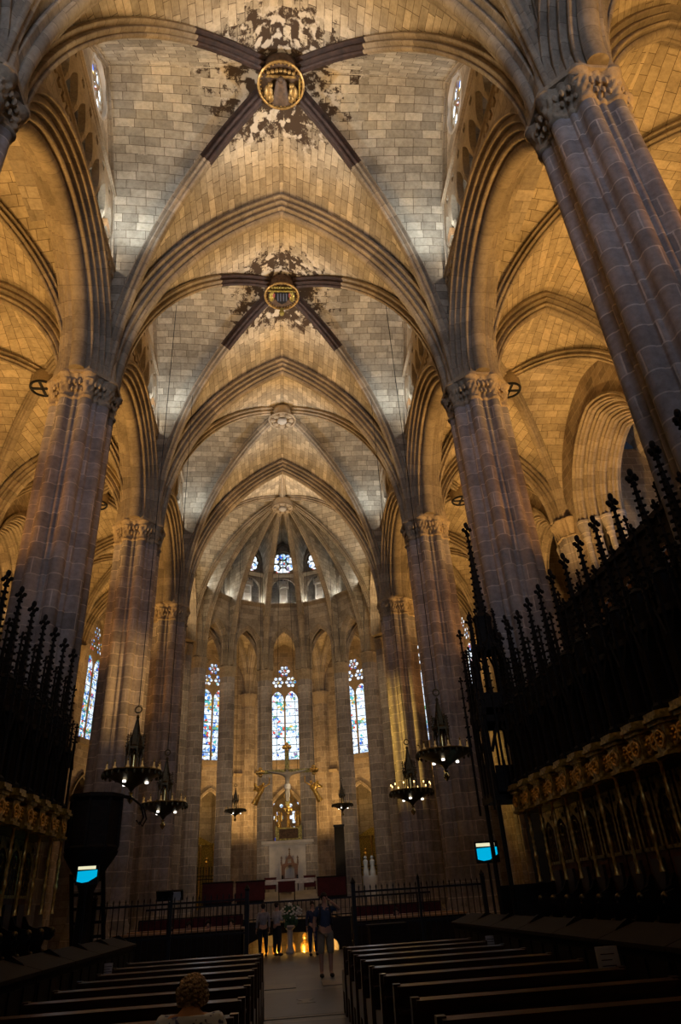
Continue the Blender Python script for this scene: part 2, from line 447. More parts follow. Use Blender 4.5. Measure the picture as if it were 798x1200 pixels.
def loft(mb,ol,lv,c=(0,0),jit=0,uvz=True):
    per=[0]
    for i in range(len(ol)): per.append(per[-1]+hypot(ol[(i+1)%len(ol)][0]-ol[i][0],ol[(i+1)%len(ol)][1]-ol[i][1]))
    rows=[];U=[]
    for z,s,*rest in lv:
        k=rest[0] if rest else 0     # k blends the outline towards an octagon
        row=[]
        for i,(x,y) in enumerate(ol):
            r=hypot(x,y); t=atan2(y,x)
            if k:
                R0=max(hypot(*p) for p in ol)*.98; seg=pi/4; u=((t+pi/8)%seg)-seg/2; ro=R0*cos(pi/8)/cos(u)*1.04
                r=r*(1-k)+ro*k
            r*=s
            if jit and rest and len(rest)>1: r*=1+rest[1]*(.5*sin(t*24+z*9)+.5*sin(t*40-z*23))
            row.append((c[0]+r*cos(t),c[1]+r*sin(t),z))
        rows.append(row);U.append([(p,z) for p in per])
    mb.grid(rows,U,True)
PM={}
def pillar(x,y,ol,key,zf,z0,z1,label,name='pillar',top_to=None,group=None):
    if key not in PM:
        a=MB(); loft(a,ol,[(zf,1.16,1),(zf+.55,1.16,1),(zf+.60,1.12,1),(zf+.95,1.12,1),(zf+1.0,1.10,.6),(zf+1.1,1.06,.3),(zf+1.2,1.08,.3),(zf+1.3,1.03,.1),(zf+1.42,1.0)])
        b=MB(); loft(b,ol,[(zf+1.4,1.0)]+[(zf+1.4+(z0-zf-1.4)*i/6,1.0) for i in range(1,7)])
        h=z1-z0
        c=MB(); loft(c,ol,[(z0-.02,1.0,0),(z0,1.05,0),(z0+.05*h,1.075,0),(z0+.10*h,1.04,0),(z0+.14*h,1.0,0)]+[(z0+(.14+.5*i/8)*h,1.0+.09*(i/8)**1.5,.12*i/8,.045) for i in range(1,9)]+[(z0+.68*h,1.13,.15),(z0+.70*h,1.08,.15),(z0+.75*h,1.08,.15),(z0+.80*h,1.14,.2),(z0+.86*h,1.16,.2),(z0+.88*h,1.20,.2),(z0+.97*h,1.20,.2),(z1,1.17,.2),(z1+.001,.01,.2)],jit=1)
        if key=='nave': loft(c,ol,[(z1-.10,1.0,1),(z1-.09,1.14,1),(z1-.02,1.16,1),(z1+.03,1.16,1),(z1+.031,.01,1)])
        f=MB()
        # leaf knobs around the bell
        nl=40
        for k in range(nl):
            t=2*pi*k/nl+.13; R=max(hypot(*p) for p in ol)
            for zz,rr,sc in ((z0+.34*h,.93,.05),(z0+.58*h,1.0,.06)):
                tt=t+(pi/nl if sc<.055 else 0)
                f.ball((R*rr*cos(tt),R*rr*sin(tt),zz),sc*R,6,4,(1,1,1.9))
        g_=MB(); loft(g_,ol,[(z1-.01,1.06,.9),(z1+.5,1.04,.9),(z1+1.0,.98,.8),(z1+1.8,.85,.5),(z1+2.8,.62,.5)] if key=='nave' else [(z1-.01,.9),(z1+.8,.8),(z1+1.6,.6)])
        PM[key]=(a.mesh('pillar_base',M['pier']),b.mesh('pillar_shaft',M['pier'],ang=50),c.mesh('capital',M['carv'],ang=50),f.mesh('leaf_carving',M['carv']),g_.mesh('springer',M['rib'],ang=50))
    r=empty(name,(x,y,0),0,label,'pillar',group,'thing')
    os=[]
    for nm,me in zip(('base','shaft','capital'),PM[key]):
        o=bpy.data.objects.new(nm,me); COL.objects.link(o); o.parent=r; os.append(o)
    o=bpy.data.objects.new('leaf_carving',PM[key][3]); COL.objects.link(o); o.parent=os[2]
    o=bpy.data.objects.new('springer',PM[key][4]); COL.objects.link(o); o.parent=r
    return r
side={-1:'left',1:'right'}
ordn=['behind the viewer in line with the first stalls','nearest','second','third','fourth']
LBL={(1,1):'nearest right clustered pillar, leaning large across the upper right corner',(1,2):'right clustered pillar with orange lit edges rising behind the spired throne',(1,3):'right pillar standing just beyond the throne spire, brownish and unlit low down',(1,4):'yellow lit right pillar at the mouth of the apse behind a chandelier',
 (-1,1):'nearest left clustered pillar, only its capital edge at the upper left',(-1,2):'left clustered pillar with orange lit shafts above the left pinnacles',(-1,3):'amber lit left pillar behind the largest hanging chandelier',(-1,4):'left pillar at the mouth of the apse, beside the slender left apse pillars',
 (1,0):'right nave pillar behind the viewer',(-1,0):'left nave pillar behind the viewer'}
for s in (-1,1):
    for i,y in enumerate(TY):
        pillar(s*W,y,OUT_N,'nave',0,ZC0,ZS,LBL[(s,i)],group='nave pillars')
AL=['leftmost slender apse pillar where the curve begins','second apse pillar from the left, left of the blue lancet window','third apse pillar from the left, right of the blue lancet window','apse pillar directly left of the central lancet window and throne','apse pillar directly right of the central lancet window and throne','third apse pillar from the right, left of the right-hand bright lancet','second apse pillar from the right, right of the right-hand bright lancet','rightmost slender apse pillar where the curve begins, lit yellow']
for k in range(8):
    x,y=pa(RA,ang(k)); pillar(x,y,OUT_A,'apse',0,ZC0+.15,ZS-.1,AL[k],group='apse pillars')

# ---- nave vault
def wear_attr(o,centres,R=4.2,r0=.9):
    me=o.data; a=me.attributes.new('wear','FLOAT','POINT')
    for i,v in enumerate(me.vertices):
        d=min((hypot(v.co.x-c[0],v.co.y-c[1])*(c[2] if len(c)>2 else 1) for c in centres)); a.data[i].value=max(0,min(1.15,1.15-(d-r0)/(R-r0)*1.0))
P_T=lobed(1.0,.55,3); P_D=lobed(.46,.36,2); P_ARC=lobed(1.55,.72,4); P_AT=lobed(.8,.5,3); P_AD=lobed(.40,.32,2); P_A=lobed(.33,.28,2); P_W=lobed(.22,.14,1)
def half_set(c0,q,o,apex,stilt=0,n=18): return by_height(arc_half(offset_from(c0,q,o,ZS),apex,stilt,40),HF)
def bay(y0,y1,label,painted,bossy=None,side_top=None):
    yc=(y0+y1)/2 if bossy is None else bossy
    boss=V((0,yc,ZV)); w=MB(); ribs=[]
    root=None
    D={}
    for s in (-1,1):
        for (yy) in (y0,y1):
            D[(s,yy)]=half_set((s*(W-.1),yy),(0,yc),.55,boss)
    for s in (-1,1):
        for yy in (y0,y1):
            d=D[(s,yy)]
            # transverse cell half
            T=half_set((s*(W-.1),yy),(0,yy),.28,V((0,yy,ZT)))
            web(w,d,T)
            # lateral cell half
            o=1 if yy==y0 else -1
            Wl=half_set((s*XW,yy),(s*XW,yc),.45,V((s*XW,(y0+y1)/2,ZV)),1.2)
            web(w,d,Wl)
    root=struct(w.build('ceiling',M['web']),label,'vault')
    wear_attr(root,[(0,yc if painted else -99)],R=3.3)
    for (s,yy),d in D.items():
        m=MB(); c=[p.copy() for p in d]; cut=len(c)-6 if painted else len(c)
        # finer curve
        cc=resample(arc_half(offset_from((s*(W-.1),yy),(0,yc),.55,ZS),boss,0,40),44)
        kk=31 if painted else 44
        sweep(m,[q for q in cc[:kk+1] if hypot(q.x,q.y-yc)>.6],P_D,mitre=False); m.build('diagonal_rib',M['rib'],root)
        if painted:
            m=MB(); 
            full=[(x*1.02,y*1.02) for x,y in P_D]; sweep(m,[q for q in cc[kk:] if hypot(q.x,q.y-yc)>.6],full,mitre=False); po=m.build('painted_rib_end',M['paint'],root); po['label']='dark painted rib end beside the boss'
    return root
BL=['near vault bay overhead behind the viewer','nearest vault bay with the largest painted boss and peeling dark patches','second vault bay with the shield carrying boss','third vault bay with the pale foliage boss']
for i in range(4): bay(TY[i],TY[i+1],BL[i],i>0 and i<3)
TL=['transverse arch behind the viewer','transverse arch crossing the top of the picture','transverse arch springing from the two orange lit pillars','second transverse arch towards the apse','transverse arch framing the apse vault']
for i,y in enumerate(TY):
    m=MB()
    for s in (-1,1):
        c=resample(arc_half(offset_from((s*(W-.1),y),(0,y),.28,ZS),V((0,y,ZT)),0,40),40); sweep(m,c,P_T,flip=s)
    struct(m.build('transverse_arch',M['rib']),TL[i],'arch')

# ---- nave arcade walls, gallery and round windows
def sidewall(s,ys):
    root=empty('wall_'+side[s],(0,0,0),0,side[s]+' nave wall of pointed arcade arches, gallery and round windows','wall',None,'structure')
    arcs=0
    for y0,y1 in zip(ys[:-1],ys[1:]):
        yc=(y0+y1)/2; L_=(y1-y0); short=L_<7
        hw=L_/2-.38; za=20.0 if not short else 19.6
        hole=pointed(hw,ZS,za,14,yc)
        # lower wall above the arch: 1.3 thick
        m=MB(); fn=lambda a,b,d:(s*(W-.52+d),a,b)
        m.poly([(y0,ZS),(yc-hw,ZS)]+hole[::-1][1:-1]+[(yc+hw,ZS),(y1,ZS),(y1,20.45),(y0,20.45)],[],fn,1.1)
        m.build('arcade_wall',M['wall'],root,smooth=False)
        m=MB()
        for t in (-1,1):
            P=V((s*W,yc-t*hw,ZS)); sweep(m,resample(arc_half(P,V((s*W,yc,za)),0,30),30),P_ARC,flip=t)
        m.build('arcade_arch',M['rib'],root)
        # string course with corbels
        m=MB()
        prof=[(0,-.12),(.10,-.12),(.16,-.02),(.28,.02),(.30,.12),(.22,.18),(0,.18)]
        for zz,k in ((20.45,.45),(23.05,.35)):
            rows=[[(s*(W-.50-p[0]*k),yy,zz+p[1]*k) for p in prof] for yy in (y0+.2,y1-.2)]
            m.grid(rows)
        for j in range(int(L_/.36)):
            yy=y0+.5+j*.36
            if yy<y1-.4: m.box(min(s*(W-.58),s*(W-.52)),max(s*(W-.58),s*(W-.52)),yy,yy+.17,20.14,20.34)
        m.build('string_course',M['carv'],root)
        # gallery floor and back wall
        m=MB(); m.box(min(s*(W-.5),s*(W+1.5)),max(s*(W-.5),s*(W+1.5)),y0,y1,20.3,20.48)
        m.box(min(s*(W+1.3),s*(W+1.5)),max(s*(W+1.3),s*(W+1.5)),y0,y1,20.4,23.3); m.box(min(s*(W-.3),s*(W+1.5)),max(s*(W-.3),s*(W+1.5)),y0,y1,23.2,23.35); m.build('gallery_passage',M['wall'],root,smooth=False)
        # gallery arcade
        nb=5 if short else 9; a0,a1=y0+.75,y1-.75; p=(a1-a0)/nb
        m=MB(); holes=[]
        for j in range(nb):
            c_=a0+p*(j+.5); hw2=p/2-.09
            holes.append([(c_-hw2,21.9)]+[(c_+hw2,21.9)][:0]+[]); holes[-1]=[(c_+hw2,21.45)]+pointed(hw2,21.45,22.35,6,c_)[1:-1]+[(c_-hw2,21.45)]
            holes.append(foil(c_+p/2 if j<nb-1 else c_,22.70,.16,4,pi/4) if j<nb-1 else circle(c_,23.03,.06,8))
        lo=[]
        # legs are colonettes, so the pierced slab starts at the capitals
        out_=[(y0+.3,23.05),(y0+.3,21.45)]
        for j in range(nb):
            c_=a0+p*(j+.5); h=holes[2*j]; out_+= [q for q in h[::-1]]
        out_+=[(y1-.3,21.45),(y1-.3,23.05)]
        fn2=lambda a,b,d:(s*(W-.50+d),a,b)
        m.poly(out_,[holes[2*j+1] for j in range(nb)],fn2,.22); m.build('gallery_tracery',M['carv'],root,smooth=False)
        for j in range(nb+1):
            m=MB(); yy=a0+p*j
            m.lathe([(.12,20.44),(.12,20.6),(.075,20.65),(.065,21.2),(.075,21.25),(.12,21.42),(.13,21.46)],(s*(W-.39),yy,0),8); m.build('colonette',M['carv'],root)
        # clerestory lunette with round window
        m=MB(); ap=ZV
        cur=[(p.y,p.z) for p in by_height(arc_half(V((0,y0+.45,ZS)),V((0,yc,ap)),1.2,40),HF)]
        cur=[q for q in cur if q[1]>23.15]; 
        lo_y=cur[0][0]
        lun=[(y0+.2 if False else lo_y,23.05)]+cur+[(2*yc-q[0],q[1]) for q in cur[::-1][1:]]+[(2*yc-lo_y,23.05)]
        fn3=lambda a,b,d:(s*(XW+d),a,b)
        m.poly(lun,[circle(yc,ZO,.86 if not short else .6,32)],fn3,.15)
        m.build('clerestory_wall',M['wall'],root,smooth=False)
        rr=.86 if not short else .6
        m=MB(); rows=[]
        for (r,dx) in ((rr+.10,-.0),(rr+.07,-.03),(rr,-.01),(rr*.95,.13)): rows.append([(s*(XW+dx),yc+r*cos(2*pi*k/40),ZO+r*sin(2*pi*k/40)) for k in range(40)])
        m.grid(rows,None,True); m.build('splayed_surround',M['marble'],root)
        # wall rib
        m=MB()
        for yy in (y0,y1):
            c=resample(by_height(arc_half(offset_from((s*(XW-.02),yy),(s*(XW-.02),yc),.45,ZS),V((s*(XW-.02),yc,ap)),1.2,40),HF),34); sweep(m,c,P_W,flip=1)
        m.build('wall_rib',M['rib'],root)
        lb='round stained window high on the %s wall of the %s vault bay'%(side[s],{0:'first',1:'nearest',2:'second',3:'third',4:'choir'}[ys.index(y0)])
        rose('window',s*(XW+.11),yc,ZO,rr*.97,s,lb,glass='glass_n')
    return root
wn=[0]; ZO=24.95
def rose(name,x,y,z,r,s=0,label='',a=None,glass='glass_o'):
    """round traceried window; s=±1: in a side wall, else facing the nave at apse angle a"""
    wn[0]+=1
    root=empty('window_%d'%wn[0],(0,0,0),0,label,'window',None,'structure')
    if s: fn=lambda u,v,d:(x+s*d,y+u,z+v)
    else:
        ca,sa=cos(a),sin(a); fn=lambda u,v,d:(x+u*ca+d*sa, y-u*sa+d*ca, z+v)
    holes=[foil(0,0,r*.30,6)]
    for k in range(6):
        t=2*pi*k/6+pi/6; holes.append(circle(r*.62*cos(t),r*.62*sin(t),r*.27,12))
        t=2*pi*k/6; holes.append(circle(r*.79*cos(t),r*.79*sin(t),r*.14,8))
    m=MB(); m.poly(circle(0,0,r*1.02,36),holes,fn,.10); m.build('tracery',M['carv'],root,smooth=False)
    g=MB(); ps=circle(0,0,r*.98,32); g.add([fn(p[0],p[1],.06) for p in ps],[list(range(32))],[ps]); g.build('stained_glass',M[glass],root)
YS=TY+[YA]
for s in (-1,1):
    for i,nm in ((1,'nearest'),(2,'second')):
        r=empty('louvred_loudspeaker',(s*(W-.28),TY[i]+2.1,20.48),0,'black louvred loudspeaker box in the %s gallery of the %s bay'%(side[s],nm),'loudspeaker','gallery loudspeakers')
        m=MB(); m.box(-.12,.14,-.28,.28,.0,.75); m.build('cabinet',M['iron'],r,smooth=False)
        m=MB()
        for k in range(5): m.box(min(-s*.15,-s*.12),max(-s*.15,-s*.12),-.24,.24,.08+.13*k,.13+.13*k)
        m.build('louvres',M['bronze'],r,smooth=False)
        r=empty('wooden_crate',(s*(W-.38),TY[i+1]-2.0,21.1),0,'small orange wooden box near the far end of the %s gallery of the %s bay'%(side[s],nm),'box','gallery boxes')
        m=MB(); m.box(-.14,.14,-.2,.2,.0,.42); m.build('box_body',M['table'],r,smooth=False)
        m=MB(); m.box(-.16,.16,-.22,.22,-.04,0); m.box(-.1,.1,-.1,.1,-.62,-.04); m.build('shelf',M['carv'],r,smooth=False)
for s in (-1,1): sidewall(s,YS)

# ---- bosses
def boss(y,z,r,kind,label,x=0,cat='keystone',par=None):
    root=empty('keystone',(x,y,z),pi,label,cat,'vault keystones','thing')
    m=MB(); m.lathe([(.02,.55),(r*.96,.55),(r*.98,.25),(r*.93,.15),(r*.93,.02),(r*.80,.06),(.01,.07)],(0,0,0),40); m.build('drum',M['bossdark'] if kind<2 else M['carv'],root)
    g=M['bossgold'] if kind<2 else M['carv']
    m=MB(); m.torus((0,0,0),r*.95,.05,44,8); 
    m.build('rim',g,root)
    m=MB()
    for k in range(32): m.ball((r*.86*cos(2*pi*k/32),r*.86*sin(2*pi*k/32),.02),.035,6,4)
    m.build('bead_trim',g,root)
    # the relief hangs face down; 'up' of the relief points west (towards -y is its foot)
    if kind==0:
        f=MB(); f.lathe([(.30,-.58),(.34,-.4),(.22,-.1),(.20,.1),(.12,.25),(.05,.28)],(0,.0,0),14,Matrix.Diagonal((1,1,1))@Matrix.Rotation(0,3,'X'))
        o=f.build('central_figure',M['bossdark'],root); 
        o.data.transform(Matrix(((1,0,0,0),(0,0,1,0),(0,.45,0,-.05),(0,0,0,1))))
        for sx in (-1,1):
            f=MB(); f.ball((sx*.42,-.22,-.05),.22,12,8,(.75,1.2,.5)); f.ball((sx*.36,.06,-.10),.10,10,6); f.ball((sx*.34,-.36,-.08),.16,10,6,(.8,1,.6)); f.build('kneeling_figure',M['bossgold'],root)
        f=MB(); f.ball((0,.27,-.16),.11,10,6); f.build('head',M['bossdark'],root)
        f=MB(); f.poly([(-.52,.30),(.52,.30),(.46,.38),(-.46,.38)],[],lambda a,b,d:(a,b,-.02-d),.10)
        for k in range(7): f.ball((-.42+.14*k,.50-.02*abs(k-3)**1.3,-.03),.075,8,5)
        f.build('canopy',M['bossgold'],root)
        f=MB(); f.box(-.66,-.60,-.34,.26,-.08,.05); f.build('staff',M['gold'],root)
    elif kind==1:
        f=MB(); f.poly([(-.30,.30),(.30,.30),(.30,-.05),(.18,-.28),(0,-.40),(-.18,-.28),(-.30,-.05)],[],lambda a,b,d:(a,b,-.02-d),.08); f.build('shield',M['iron'],root)
        f=MB()
        for k in range(4): f.box(-.24+.13*k,-.18+.13*k,-.18,.27,-.13,-.09)
        f.build('shield_stripes',M['slab_d'],root)
        for sx in (-1,1):
            f=MB(); f.ball((sx*.47,0,-.06),.2,12,8,(.7,1.35,.5)); f.ball((sx*.44,.28,-.10),.09,10,6); f.build('side_figure',M['oldgold'],root)
            f=MB(); f.ball((sx*.36,.16,-.12),.10,8,5,(.6,1.6,.4)); f.build('wing',M['redpaint'],root)
        f=MB(); f.box(-.62,.62,.34,.42,-.12,.03)
        for k in range(8): f.ball((-.42+.12*k,.53,-.03),.065,8,5)
        f.build('canopy',M['oldgold'],root)
        f=MB(); f.lathe([(.02,.02),(.10,-.05),(.07,-.16),(.13,-.24),(.09,-.40),(.02,-.46)],(0,-.74,0),10); f.build('pendant',M['oldgold'],root)
    else:
        f=MB(); f.ball((0,0,-.05),.28,14,8,(1,1,.6)); f.build('central_figure',M['plaster'],root)
        f=MB()
        for k in range(8): 
            t=2*pi*k/8; f.ball((.52*cos(t),.52*sin(t),0),.17,8,6,(1,1,.6))
        f.build('leaf_ring',M['carv'],root)
    return root
boss(12.33,25.52,.80,0,'nearest large round painted keystone with gilded kneeling figures')
boss(21.47,25.52,.80,1,'second painted keystone, a shield between gilded figures with a pendant')
boss(30.61,25.52,.78,2,'third keystone, dark stone foliage around a pale bust')
boss(40.35,25.40,.72,3,'farthest keystone where the apse ribs meet')
boss(3.2,25.52,.8,3,'keystone of the vault bay behind the viewer')

# ---- apse and choir vault
BO=V((0,40.35,ZV))
def apse_vault():
    w=MB(); root_ribs=[]
    corners=[(-W,TY[4])]+[pa(RA,ang(k)) for k in range(8)]+[(W,TY[4])]
    curves=[]
    for c in corners:
        curves.append(half_set(c,(BO.x,BO.y),.30,BO))
    n=len(corners)
    for i in range(n-1):
        a,b=corners[i],corners[i+1]; mx,my=(a[0]+b[0])/2,(a[1]+b[1])/2
        hw=hypot(a[0]-b[0],a[1]-b[1])/2
        ap=V((mx,my,ZV-.1)); st=1.2 if hw>2 else 8.2
        Wa=half_set(a,(mx,my),.25,ap,st); Wb=half_set(b,(mx,my),.25,ap,st)
        web(w,curves[i],Wa,6,.05); web(w,curves[i+1],Wb,6,.05)
    for c,cv in ((corners[0],curves[0]),(corners[-1],curves[-1])):
        T=half_set((c[0]*.985,c[1]),(0,c[1]),.45,V((0,c[1],ZT))); web(w,cv,T,6,.05)
    root=struct(w.build('ceiling',M['web']),'ribbed apse vault fanning out over the round windows','vault')
    wear_attr(root,[(0,-50)])
    for c in corners:
        m=MB(); sweep(m,resample(arc_half(offset_from(c,(BO.x,BO.y),.30,ZS),BO,0,40),40),P_A,mitre=False); m.build('radial_rib',M['rib'],root)
    m=MB(); 
    rows=[[(x,yy,ZV-.05+z) for x,z in P_D] for yy in (TY[4]+.2,BO.y-.5)]; m.grid(rows); m.build('ridge_rib',M['rib'],root)
apse_vault()
AW=['far left','left','left of centre','central','right of centre','right','far right']
def apse_bay(k):
    a0,a1=ang(k),ang(k+1); am=(a0+a1)/2; ap=RA*cos(K/2); hl=RA*sin(K/2)
    cx,cy=pa(ap,am); ca,sa=cos(am),sin(am)
    fn=lambda u,v,d:(cx+u*ca+d*sa,cy-u*sa+d*ca,v)
    root=empty('wall_apse',(0,0,0),0,'%s bay of the apse wall with its tall narrow arch and niche'%AW[k],'wall',None,'structure')
    hw=hl-.33
    m=MB(); hole=[(hw,ZS-.1)]+pointed(hw,17.4,19.15,10)+[(-hw,ZS-.1)]
    m.poly([(-hl,ZS-.1)]+hole[::-1]+[(hl,ZS-.1),(hl,20.85),(-hl,20.85)],[],lambda u,v,d:fn(u,v,d-.25),.6); m.build('arch_wall',M['wall'],root,smooth=False)
    m=MB()
    pr=lobed(.6,.24,3)
    for t in (-1,1):
        P=V(fn(-t*hw,17.4,0)); P.z=ZS; Q=V(fn(0,19.15,0)); sweep(m,resample(arc_half(P,Q,1.45,24),26),pr,flip=t)
    m.build('arch_moulding',M['rib'],root)
    m=MB(); prof=[(-.25,-.14),(-.36,-.10),(-.46,.0),(-.52,.04),(-.52,.14),(-.40,.2),(.4,.2)]
    for zz in (20.78,23.25): m.grid([[fn(u,zz+q,p) for p,q in prof] for u in (-hl,hl)])
    m.build('string_course',M['carv'],root)
    # gallery: side slabs with paired dark openings and a tabernacle in the middle
    m=MB()
    hs=[[(c_+.34,20.95),(c_+.34,22.2)]+pointed(.34,22.2,22.9,6,c_)[1:-1]+[(c_-.34,22.2),(c_-.34,20.95)] for c_ in (-.62,.62)]
    m.poly([(-hl,20.85),(hl,20.85),(hl,23.3),(-hl,23.3)],[[(.98,20.95),(.98,22.1)]+pointed(.98,22.1,23.1,8)[1:-1]+[(-.98,22.1),(-.98,20.95)]],lambda u,v,d:fn(u,v,d-.1),.25); m.build('gallery_front',M['wall'],root,smooth=False)
    m=MB(); m.poly([(-hl*1.2,20.8),(hl*1.2,20.8),(hl*1.2,23.4),(-hl*1.2,23.4)],[],lambda u,v,d:fn(u,v,d+1.0),.2)
    m.poly([(-hl,0),(hl,0),(hl*1.2,1),(-hl*1.2,1)],[],lambda u,v,d:fn(u,20.84+d,v),.05)
    m.build('gallery_passage',M['wall'],root,smooth=False)
    # upper wall with round opening
    zc=24.45; ap_z=ZV-.2
    cur=[(p.x-1.32+.0,p.z) for p in by_height(arc_half(V((0,0,ZS)),V((1.30,0,ap_z)),5.6,40),HF) if p.z>23.4]
    lun=[(-hl,23.25),(hl,23.25)]+[( hl,24.6),(0.95,25.6),(0,26.0),(-.95,25.6),(-hl,24.6)]
    m=MB(); m.poly(lun,[circle(0,zc,1.0,32)],lambda u,v,d:fn(u,v,d),.2); m.build('upper_wall',M['wall'],root,smooth=False)
    m=MB(); rows=[[fn(r*cos(2*pi*j/32),zc+r*sin(2*pi*j/32),d) for j in range(32)] for r,d in ((1.08,-.04),(1.0,-.05),(.99,.10),(.97,.2))]; m.grid(rows,None,True); m.build('round_surround',M['carv'],root)
    m=MB()
    for t,pt in ((-1,a0),(1,a1)):
        P=V(fn(t*(hl-.25),ZS,-.12)); Q=V(fn(0,ap_z,-.12)); sweep(m,resample(arc_half(P,Q,8.2,30),40),lobed(.2,.14,1),flip=1)
    m.build('wall_rib',M['rib'],root)
    x,y,_=fn(0,0,.12); rose('window',x,y,zc,1.0,0,'%s round rose window under the apse vault'%AW[k],am)
    return fn,am
TAB={}
def tabernacle(fn,am,k):
    x,y,_=fn(0,0,.18)
    r=empty('stone_tabernacle',(x,y,20.9),-am,'%s carved stone tabernacle standing in the apse gallery'%AW[k],'tabernacle','gallery tabernacles')
    if not TAB:
        m=MB(); m.box(-.36,.36,-.28,.28,0,.14); m.box(-.33,.33,-.2,.3,.14,.2); TAB['plinth']=m.mesh('plinth',M['plaster'])
        m=MB()
        for sx in (-1,1):
            m.lathe([(.09,.14),(.09,.25),(.05,.3),(.05,1.35),(.09,1.42),(.09,1.5)],(sx*.27,-.18,0),8)
        TAB['colonettes']=m.mesh('colonettes',M['plaster'])
        m=MB(); m.box(-.30,.30,-.02,.28,.2,1.5)
        for j in range(4): m.box(-.24,.24,-.05,-.02,.3+.3*j,.36+.3*j)
        TAB['panel']=m.mesh('panel',M['plaster'],smooth=False)
        m=MB(); m.poly([(-.40,1.5),(.40,1.5),(.40,1.62),(.2,1.75),(0,2.12),(-.2,1.75),(-.40,1.62)],[foil(0,1.72,.12,3,pi/2)],lambda a,b,d:(a,-.28+d,b),.5)
        for sx in (-.36,-.18,0,.18,.36): m.lathe([(.05,1.6),(.05,1.75),(.07,1.8),(.01,2.05+.1*(sx==0))],(sx,-.24,0),6)
        TAB['gable']=m.mesh('gable',M['plaster'])
    for nm,me in TAB.items():
        o=bpy.data.objects.new(nm,me); COL.objects.link(o); o.parent=r
APSE_FN=[]
for k in range(7):
    fn,am=apse_bay(k); APSE_FN.append((fn,am)); tabernacle(fn,am,k)

# ---- aisles
def aisle_bay(s,y0,y1,label):
    yc=(y0+y1)/2; xm=s*(W+AX)/2; bo=V((xm,yc,ZA)); w=MB()
    cs=[(s*W,y0),(s*W,y1),(s*AX,y1),(s*AX,y0)]
    cur=[half_set(c,(xm,yc),.55 if abs(c[0])<9 else .2,bo) for c in cs]
    for i in range(4):
        a,b=cs[i],cs[(i+1)%4]; mx,my=(a[0]+b[0])/2,(a[1]+b[1])/2
        za=ZA-.25 if abs(a[1]-b[1])<.1 else ZA-.1
        oa=.55 if abs(a[0])<9 else .2; ob=.55 if abs(b[0])<9 else .2
        web(w,cur[i],half_set(a,(mx,my),oa,V((mx,my,za)))); web(w,cur[(i+1)%4],half_set(b,(mx,my),ob,V((mx,my,za))))
    r=struct(w.build('ceiling',M['web2']),label,'vault')
    for c in cs:
        m=MB(); sweep(m,resample(arc_half(offset_from(c,(xm,yc),.55 if abs(c[0])<9 else .2,ZS),bo,0,40),32),P_AD,mitre=False); m.build('diagonal_rib',M['rib'],r)
    k=empty('keystone',(xm,yc,ZA-.75),0,'small round %s aisle keystone with a cross, '%side[s]+{0:'behind the viewer',1:'beside the nearest pillar',2:'seen next to the orange lit pillar capital',3:'in the far aisle bay',4:'by the apse'}[YS.index(y0)],'keystone','aisle keystones','thing')
    m=MB(); m.lathe([(.02,.6),(.5,.6),(.52,.1),(.47,0),(.01,0)],(0,0,0),24); m.build('disc',M['carv'],k)
    m=MB(); m.torus((0,0,-.01),.46,.055,28,6); m.box(-.42,.42,-.05,.05,-.05,.02); m.box(-.05,.05,-.42,.42,-.05,.02); m.build('cross_relief',M['iron'],k)
    return r
wordb={0:'behind the viewer',1:'beside the nearest pillars',2:'behind the orange lit pillar',3:'beyond the third pillar',4:'next to the apse'}
for s in (-1,1):
    for i,(y0,y1) in enumerate(zip(YS[:-1],YS[1:])):
        aisle_bay(s,y0,y1,'amber lit %s aisle vault %s'%(side[s],wordb[i]))
    m=MB(); 
    for i,y in enumerate(TY+[YA]):
        o=MB()
        for c,off in (((s*W,y),.35),((s*AX,y),.2)):
            cv=resample(arc_half(offset_from(c,(s*(W+AX)/2,y),off,ZS),V((s*(W+AX)/2,y,ZA-.25)),0,40),30); sweep(o,cv,P_AT,flip=1 if abs(c[0])<9 else -1)
        struct(o.build('aisle_arch',M['rib']),'%s aisle transverse arch %s'%(side[s],['behind the viewer','at the nearest pillar','at the orange lit pillar','at the third pillar','at the fourth pillar','at the apse'][i]),'arch')
